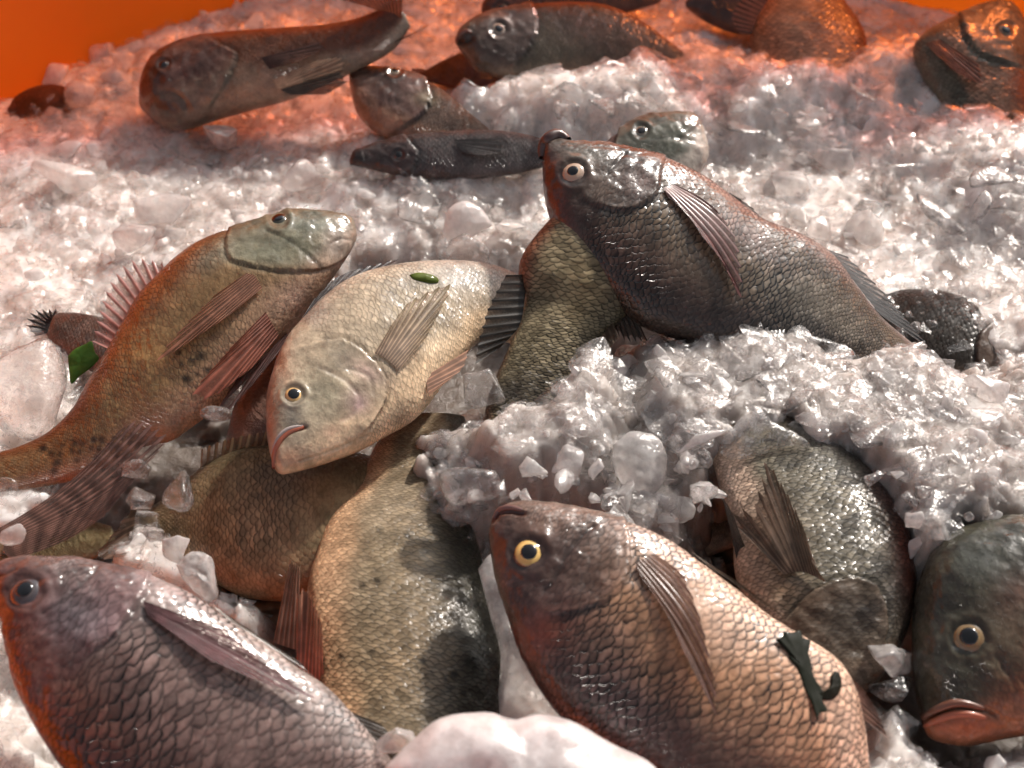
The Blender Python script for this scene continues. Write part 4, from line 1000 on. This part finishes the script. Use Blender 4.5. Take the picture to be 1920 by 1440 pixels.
# ------------------------------------------------------------------ single lumps of ice and scraps of greenery
HULL = {2, 6, 7, 8, 10, 11, 12, 13, 14, 15, 16, 18, 19, 20, 21, 22, 24, 26}
def lump(name, label, outline, p0, N, thick, mat, cat='ice lump', seed=0, rough=.12, pw=2.2, group=None, facet=0.0, under=.6, K=64, R=16, col=None, smooth=True):
    N = np.array(N, float); N /= np.linalg.norm(N)
    if seed in HULL or 40 <= seed < 80:
        O = on_plane(np.array([q[0] for q in outline], float), np.array([q[1] for q in outline], float), p0, N); c = O.mean(0)
        a = RT - N * (RT @ N); a /= np.linalg.norm(a); b = np.cross(N, a)
        V, Fc = shard_proto(300 + seed, 24 if seed == 2 else 12, .8, 1)
        V = V / np.abs(V).max(0)
        ex = np.abs((O - c) @ a).max(); ey = np.abs((O - c) @ b).max()
        W_ = V[:, :1] * a * ex + V[:, 1:2] * b * ey + V[:, 2:] * N * thick
        me = raw_mesh(name, W_, Fc)
        ob = bpy.data.objects.new(name, me); COL.objects.link(ob); ob.location = c; me.materials.append(mat)
        tag(ob, label, cat, group); return ob
    o2 = spline(list(outline) + [outline[0]], K + 1)[:-1]
    oc = o2.mean(0); kk = np.linspace(0, 6.283, K, endpoint=False)
    if col is None: o2 = oc + (o2 - oc) * (1 + .16 * (fbm(np.stack([np.cos(kk) * 1.6, np.sin(kk) * 1.6, np.full(K, seed * 3.1)], -1), 1.5, 3, seed) - .5))[:, None]
    O = on_plane(o2[:, 0], o2[:, 1], p0, N); c = O.mean(0)
    r = np.sin(np.linspace(0, math.pi / 2, R))
    top = c + r[:, None, None] * (O - c)[None]
    hgt = thick * np.clip(1 - r ** pw, 0, 1) ** .5
    size = np.linalg.norm(O - c, axis=1).mean()
    nz = fbm(top + seed * 1.7, 1.1 / size, 3, seed) - .5
    T = top + N * (hgt[:, None] * (1 + nz * rough * 6))[..., None]
    Bt = top - N * (hgt[:, None] * under * (1 + nz[::-1] * rough * 4))[..., None]
    j = (fbm(T + 3, 3.5 / size, 2, seed + 4) - .5)
    T = T + N * (j * thick * rough * 1.5)[..., None] * (r[:, None, None] > .15)
    V = np.concatenate([T, Bt[-2::-1]], 0) - c
    me = grid_mesh(name, V, len(V), K, wrap=True)
    me.polygons.foreach_set('use_smooth', np.full(len(me.polygons), smooth))
    if col is not None: set_col(me, 'Col', np.tile(np.array(col, float), (len(me.vertices), 1)) * (.7 + .6 * fbm(V + seed, 160, 3, 2).reshape(-1, 1)))
    ob = bpy.data.objects.new(name, me); COL.objects.link(ob); ob.location = c; me.materials.append(mat)
    tag(ob, label, cat, group); return ob

HERO = ice_glass_mat('clear_melting_ice', .03, rough=.02, clear=.45, streak=True)
HEROW = ice_glass_mat('milky_melting_ice', .42, rough=.05, clear=.6)
SNOW, _t, _o = new_mat('opaque_white_ice')
_g = _t.node('ShaderNodeNewGeometry').outputs['Position']; _n = _t.noise(_g, 70, 5.0, .6); _b = _t.node('ShaderNodeBsdfPrincipled')
_t.l.new(_t.mixc(_t.ramp(_n.outputs[0], .35, .65), (.50, .44, .43, 1), (.72, .66, .65, 1)), _b.inputs['Base Color']); _t.l.new(_t.bump(_n.outputs[0], .35, .006), _b.inputs['Normal'])
_b.inputs['Roughness'].default_value = .35; _b.inputs['Coat Weight'].default_value = .6; _b.inputs['Coat Roughness'].default_value = .2; _b.inputs['Subsurface Weight'].default_value = 1; _b.inputs['Subsurface Radius'].default_value = (1, .9, .88); _b.inputs['Subsurface Scale'].default_value = .02; _t.l.new(_b.outputs[0], _o.inputs[0])
Zp = lambda x, y, z: at(x, y, z)
TOC = (0, -.5, .86)
def ell(cx, cy, rx, ry, rot=0, n=7, jit=.28, seed=0):
    r_ = np.random.default_rng(seed + int(cx) + int(cy)); a = np.linspace(0, 2 * math.pi, n, endpoint=False); k = 1 + r_.uniform(-jit, jit, n)
    x = rx * np.cos(a) * k; y = ry * np.sin(a) * k; c, s_ = math.cos(math.radians(rot)), math.sin(math.radians(rot))
    return list(zip(cx + x * c - y * s_, cy + x * s_ + y * c))

lump('ice_lump', 'big smooth white lump of ice at the bottom edge between two front fish', [(728,1450),(760,1405),(800,1362),(850,1345),(920,1343),(965,1356),(1010,1342),(1060,1350),(1110,1372),(1160,1398),(1215,1432),(1260,1500),(1180,1580),(900,1600),(740,1540)], Zp(960,1440,.05), (0,-.35,.94), .024, SNOW, seed=1, rough=.12)
lump('ice_lump', 'big clear lump of ice at the left edge beside the golden fish', [(-20,690),(20,655),(60,645),(105,665),(128,700),(132,745),(118,790),(85,822),(30,838),(-30,830)], Zp(50,740,.028), TOC, .020, HERO, seed=2, rough=.14)
lump('ice_plate', 'clear triangular plate of ice lying on top of the grey olive fish', [(1346,845),(1360,815),(1400,778),(1425,766),(1450,790),(1500,815),(1515,838),(1480,835),(1440,848),(1395,862),(1360,862)], Zp(1425,820,.046), TOC, .004, HERO, seed=3, rough=.08)
lump('ice_plate', 'rectangular clear block of ice with comb like streaks on its lower edge, mid pile', [(822,890),(850,878),(900,880),(932,886),(942,905),(948,925),(920,936),(880,945),(855,948),(835,930)], Zp(885,912,.040), TOC, .009, HERO, seed=4, rough=.05, pw=5)
lump('ice_lump', 'frosted white wedge of ice standing upright above the pale cream fish', [(832,420),(840,392),(865,377),(895,385),(918,412),(922,424),(900,436),(868,452),(845,450),(830,440)], Zp(875,415,.022), (0,-.75,.66), .008, WHITE, seed=5, rough=.08)
lump('ice_lump', 'clear wet lump with a blazing glint, under the frosted white wedge', [(836,470),(855,458),(895,440),(925,452),(938,474),(925,492),(890,492),(855,486)], Zp(888,472,.014), TOC, .012, HERO, seed=6, rough=.18)
lump('ice_lump', 'small clear drop of ice just right of the frosted white wedge', ell(930,403,17,16), Zp(930,403,.02), TOC, .008, HERO, seed=7)
lump('ice_lump', 'clear curved piece of ice at the left tip of the middle ice bank', [(868,735),(885,708),(910,698),(938,702),(948,722),(940,750),(915,775),(890,780),(900,750),(880,750)], Zp(910,738,.046), TOC, .008, HERO, seed=8, rough=.14)
lump('ice_lump', 'dark clear oval drop of ice by the belly of the golden fish', ell(405,776,31,14,4,n=10,jit=.06), Zp(405,776,.045), TOC, .008, HERO, seed=9)
lump('ice_lump', 'whitish lump of ice between the weed topped fish and the red mouthed fish', [(1622,1240),(1632,1226),(1655,1222),(1668,1203),(1695,1200),(1712,1222),(1712,1255),(1690,1262),(1660,1258),(1635,1266)], Zp(1668,1235,.012), TOC, .014, HEROW, seed=10, rough=.14)
lump('ice_lump', 'grey clear lump of ice below the whitish one beside the red mouthed fish', [(1628,1275),(1660,1262),(1700,1262),(1714,1285),(1700,1310),(1660,1318),(1635,1300)], Zp(1668,1290,.004), TOC, .012, HERO, seed=11)
lump('ice_lump', 'large pinkish clear lump of ice on the right end of the middle bank', [(1785,735),(1800,700),(1835,682),(1870,688),(1890,720),(1882,758),(1850,772),(1805,765)], Zp(1838,728,.045), TOC, .016, HEROW, seed=12, rough=.1)
lump('ice_lump', 'clear chip of ice at the bottom between purple fish and big white lump', [(703,1388),(720,1372),(755,1370),(784,1380),(775,1402),(750,1420),(725,1412)], Zp(745,1393,.030), TOC, .010, HEROW, seed=13)
lump('ice_lump', 'clear rounded lump of ice beside the tail of the big dark fish', [(1478,625),(1500,606),(1535,605),(1562,620),(1570,648),(1545,660),(1505,652)], Zp(1525,632,.048), TOC, .011, HERO, seed=14)
lump('ice_lump', 'bright clear nugget of ice on the ridge under the big dark fish', ell(1418,622,20,24), Zp(1418,622,.050), TOC, .011, HERO, seed=15, rough=.2)
lump('ice_lump', 'clear knob of ice at the ridge, left of the bright nugget', ell(1335,622,26,17), Zp(1335,622,.048), TOC, .010, HERO, seed=16, rough=.2)
lump('ice_sheet', 'long thin hazy sheet of ice in the gap left of the yellow eyed fish', [(893,1060),(918,1035),(942,1075),(960,1150),(985,1225),(1030,1300),(1050,1345),(990,1365),(930,1350),(938,1240),(918,1150)], Zp(960,1200,.0), (0,-.3,.95), .007, HEROW, seed=17, rough=.2)
lump('ice_lump', 'clear lump, topmost of the small heap of ice on the striped tail fan', [(222,880),(240,862),(268,866),(280,885),(262,905),(235,905)], Zp(250,885,.048), TOC, .010, HERO, seed=18, rough=.2)
lump('ice_lump', 'clear lump, largest of the small heap of ice on the striped tail fan', [(300,905),(312,888),(340,886),(362,905),(368,935),(352,965),(325,970),(308,945)], Zp(335,930,.046), TOC, .012, HERO, seed=19, rough=.14)
lump('ice_lump', 'clear lump, lowest left in the small heap on the striped tail fan', [(236,930),(255,910),(285,912),(302,935),(292,958),(262,965),(240,952)], Zp(268,938,.044), TOC, .012, HERO, seed=20, rough=.2)
lump('ice_lump', 'pinkish angular cube of ice beside the thin dark tail lobe', [(302,1025),(322,1004),(345,1008),(356,1028),(340,1048),(312,1056)], Zp(330,1030,.030), TOC, .010, HEROW, seed=21)
lump('ice_lump', 'flat clear wedge of ice right above the pinkish angular cube', [(265,990),(285,984),(308,990),(308,1012),(285,1015),(268,1006)], Zp(287,1000,.032), TOC, .007, HERO, seed=22)
lump('ice_lump', 'hazy upright shard of ice above the belly of the purple grey fish', [(330,1060),(360,1035),(395,1042),(404,1080),(408,1120),(385,1125),(350,1095)], Zp(370,1080,.024), TOC, .009, HEROW, seed=23, rough=.2)
lump('ice_lump', 'round hazy lump of ice at the left edge on the striped tail fan', ell(20,1000,28,24), Zp(20,1000,.046), TOC, .010, HEROW, seed=24)
lump('ice_lump', 'grey hazy plate of ice on the steep face of the middle bank', [(1150,835),(1180,810),(1225,815),(1250,850),(1245,900),(1215,935),(1175,915),(1150,880)], Zp(1200,870,.040), TOC, .008, HEROW, seed=25, rough=.1)
lump('ice_lump', 'clear ridged lump of ice amid the bank above the yellow eyed fish', [(1010,850),(1040,820),(1090,815),(1135,835),(1140,860),(1110,875),(1060,878),(1025,870)], Zp(1080,848,.046), TOC, .010, HERO, seed=26, rough=.25)
lump('ice_lump', 'clear tilted slab of ice left of the grey olive fish', [(1255,820),(1268,792),(1300,800),(1325,840),(1335,870),(1305,880),(1275,865)], Zp(1295,840,.044), TOC, .007, HERO, seed=27)
for k, (x, y, rx, ry, w) in enumerate([(1305,195,46,20,1),(1440,190,60,26,0),(1560,300,50,24,1),(1690,345,62,30,0),(1480,345,42,26,1),(1620,430,34,30,1),(1540,430,24,22,1),(1770,300,40,30,0),(1350,360,46,20,0),(1250,160,50,16,1),(1480,100,40,14,0)]):
    lump('ice_lump', ['hazy', 'milky'][w] + ' melted lump of ice on the bright slope at upper right', ell(x, y, rx, ry, 8, seed=k), Zp(x, y, .008), (0, -.3, .95), .010, HEROW if w else HERO, seed=40 + k, rough=.15, group=['hazy', 'milky'][w] + ' ice lumps on the upper right slope')
for k, (x, y, rx, ry, w) in enumerate([(150,175,40,24,1),(225,120,30,22,1),(120,330,50,24,1),(250,440,34,26,1),(300,390,60,28,1),(560,330,46,24,1),(420,255,34,14,1)]):
    lump('ice_lump', 'milky melted lump of ice on the orange tinted slope at upper left', ell(x, y, rx, ry, -6, seed=k), Zp(x, y, .012), (0, -.35, .95), .012, HEROW, seed=60 + k, rough=.12, group='milky ice lumps on the upper left slope')

# loose melted lumps, each an object, sharing a few meshes
PROTO = {}
PR_L = PR_Q + [shard_proto(120 + k, n_, r, 1) for k, (n_, r) in enumerate([(7, .35), (8, .45), (7, .25), (9, .5)])]
def loose(n, seed, poly, smin, smax, kinds, label, group, sink=.35, plates=False):
    r_ = np.random.default_rng(seed); poly = np.array(poly, float); lo, hi = poly.min(0), poly.max(0); done = 0
    while done < n:
        q = r_.uniform(lo, hi)
        if not in_poly(q[None], poly)[0]: continue
        p = at(q[0], q[1], .01)
        for _ in range(3):
            z, w_ = height_at(np.array([p[0]]), np.array([p[1]])); p = at(q[0], q[1], float(z[0]))
        kind = kinds[r_.integers(len(kinds))]; src = PR_L if plates else PR_M; pi_ = int(r_.integers(len(src)))
        key = (kind, pi_, plates)
        if key not in PROTO:
            V, Fc = src[pi_]; PROTO[key] = raw_mesh('ice_lump', V, Fc); PROTO[key].materials.append({'c': HERO, 'h': HEROW, 'w': WHITE}[kind])
        ob = bpy.data.objects.new('ice_lump', PROTO[key]); COL.objects.link(ob)
        s_ = smin + (smax - smin) * r_.uniform() ** 1.8
        ob.scale = (s_, s_ * r_.uniform(.7, 1), s_ * r_.uniform(.6, 1)); ob.rotation_euler = tuple(r_.uniform(-.5, .5, 2)) + (r_.uniform(0, 6.28),)
        ob.location = (p[0], p[1], p[2] + s_ * (.5 - sink))
        tag(ob, label, 'ice lump', group); done += 1
UP_R = [(1000,180),(1250,120),(1600,110),(1900,260),(1900,560),(1700,540),(1450,420),(1330,300),(1050,240)]
UP_L = [(0,330),(400,240),(650,320),(960,320),(1000,400),(900,480),(680,480),(640,390),(430,400),(250,480),(0,560)]
BANK = [(800,830),(880,720),(1060,720),(1250,630),(1560,660),(1900,700),(1900,960),(1720,1010),(1600,850),(1480,790),(1330,800),(1290,940),(1230,980),(1050,930),(820,920)]
loose(46, 5, UP_R, .005, .013, 'chh', 'small melted lump of ice loose on the open slope right of the big dark fish', 'loose lumps on the right slope')
loose(40, 6, UP_L, .005, .012, 'chhw', 'small melted lump of ice loose on the slope behind the pale and golden fish', 'loose lumps on the left slope')
loose(26, 8, [(0,215),(150,85),(330,40),(420,10),(620,10),(560,45),(300,85),(250,230),(100,300),(0,320)], .008, .020, 'hw', 'rounded milky lump of ice in the orange tinted strip by the tub wall', 'ice lumps along the tub wall')
loose(70, 7, BANK, .004, .012, 'ccch', 'small glassy lump of ice loose on the middle bank', 'loose lumps on the middle bank')

loose(34, 15, BANK, .010, .021, 'cch', 'larger clear broken plate of ice lying on the middle bank', 'broken ice plates on the middle bank', plates=True)
loose(30, 16, UP_R, .012, .026, 'ccch', 'larger broken plate of ice on the slope right of the big dark fish', 'broken ice plates on the right slope', plates=True)
loose(26, 17, UP_L, .010, .024, 'ccch', 'larger broken plate of ice on the slope behind the pale fish', 'broken ice plates on the left slope', plates=True)
loose(70, 18, [(780,850),(830,960),(960,955),(1060,960),(1240,1020),(1330,960),(1330,830),(1240,880),(1050,860),(900,850)], .004, .013, 'cchh', 'small chip of ice sliding down the steep face of the middle bank', 'ice chips on the steep face of the bank', sink=.3)
GREEN = vcol_mat('wet_greenery', .55, .12); GREEN.node_tree.nodes['Principled BSDF'].inputs['Specular IOR Level'].default_value = .12
h = front_dark.hit(1510, 1260); hn = h[1]
lump('weed_scrap', 'long dark green weed scrap stuck on the flank of the yellow eyed fish', [(1455,1200),(1470,1190),(1466,1183),(1488,1186),(1500,1180),(1506,1196),(1522,1200),(1512,1212),(1519,1235),(1526,1268),(1543,1296),(1541,1318),(1553,1332),(1536,1338),(1534,1354),(1524,1324),(1508,1288),(1494,1252),(1478,1232),(1482,1216)], h[0], hn, .0009, GREEN, 'weed', seed=81, col=(.009, .011, .005), rough=.25)
h = front_dark.hit(1560, 1290)
if h is None: h = front_dark.hit(1545, 1300)
lump('weed_scrap', 'small curled dark weed scrap beside the long one on the yellow eyed fish', [(1557,1268),(1566,1258),(1576,1268),(1577,1290),(1566,1309),(1545,1313),(1533,1302),(1547,1296),(1556,1284)], h[0], h[1], .0015, GREEN, 'weed', seed=82, col=(.011, .011, .006), rough=.2)
h = pale.hit(796, 522)
lump('bean_pod', 'little green pod lying on the back of the pale cream fish', [(768,516),(782,513),(803,516),(820,522),(822,529),(812,531),(795,529),(775,524)], h[0], h[1], .0025, GREEN, 'pod', seed=83, col=(.09, .12, .02), rough=.05)
lump('leaf', 'bright green leaf tucked between clear ice lump and golden fish', [(127,668),(140,655),(160,645),(172,640),(178,660),(186,672),(170,690),(150,705),(134,720),(130,700)], Zp(155,680,.03), TOC, .0012, GREEN, 'leaf', seed=84, col=(.06, .14, .02), rough=.3)
lump('weed_scrap', 'tiny green sprig on the olive flank under the striped tail fan', [(85,1014),(100,1008),(122,1006),(120,1013),(100,1018)], Zp(102,1012,.030), TOC, .001, GREEN, 'weed', seed=85, col=(.12, .17, .04), rough=.3)
# ------------------------------------------------------------------ light
sl = bpy.data.lights.new('sun', 'SUN'); so = bpy.data.objects.new('sun', sl); COL.objects.link(so)
SUNV = Vector((0.46, 0.66, 0.62)).normalized()
so.rotation_euler = SUNV.to_track_quat('Z', 'Y').to_euler(); so.location = SUNV * 3
sl.energy = 4.8; sl.angle = math.radians(3.5); sl.color = (1.0, .915, .83)
w = bpy.data.worlds.new('World'); SC.world = w; w.use_nodes = True
t = NT(w.node_tree); t.n.clear()
sky = t.node('ShaderNodeTexSky', sky_type='NISHITA'); sky.sun_disc = False
sky.sun_elevation = math.asin(SUNV.z); sky.sun_rotation = math.atan2(SUNV.x, SUNV.y)
bg = t.node('ShaderNodeBackground'); hs = t.node('ShaderNodeHueSaturation'); hs.inputs['Saturation'].default_value = .28; t.l.new(sky.outputs[0], hs.inputs['Color']); t.l.new(hs.outputs[0], bg.inputs[0]); bg.inputs[1].default_value = 0.15; sky.air_density = .5; sky.dust_density = 2.5; sky.ozone_density = 0.3
t.l.new(bg.outputs[0], t.node('ShaderNodeOutputWorld').inputs[0])
SC.view_settings.view_transform = 'Standard'; SC.view_settings.look = 'None'; SC.view_settings.exposure = 0; SC.view_settings.gamma = 1
SC.render.engine = 'CYCLES'
cy = SC.cycles
cy.use_denoising = True
cy.max_bounces = 12; cy.diffuse_bounces = 3; cy.glossy_bounces = 2; cy.transmission_bounces = 8; cy.transparent_max_bounces = 32
cy.use_adaptive_sampling = True; cy.adaptive_threshold = .08; cy.adaptive_min_samples = 20
cy.sample_clamp_indirect = 4.0; cy.blur_glossy = 0.6; cy.caustics_reflective = False; cy.caustics_refractive = True
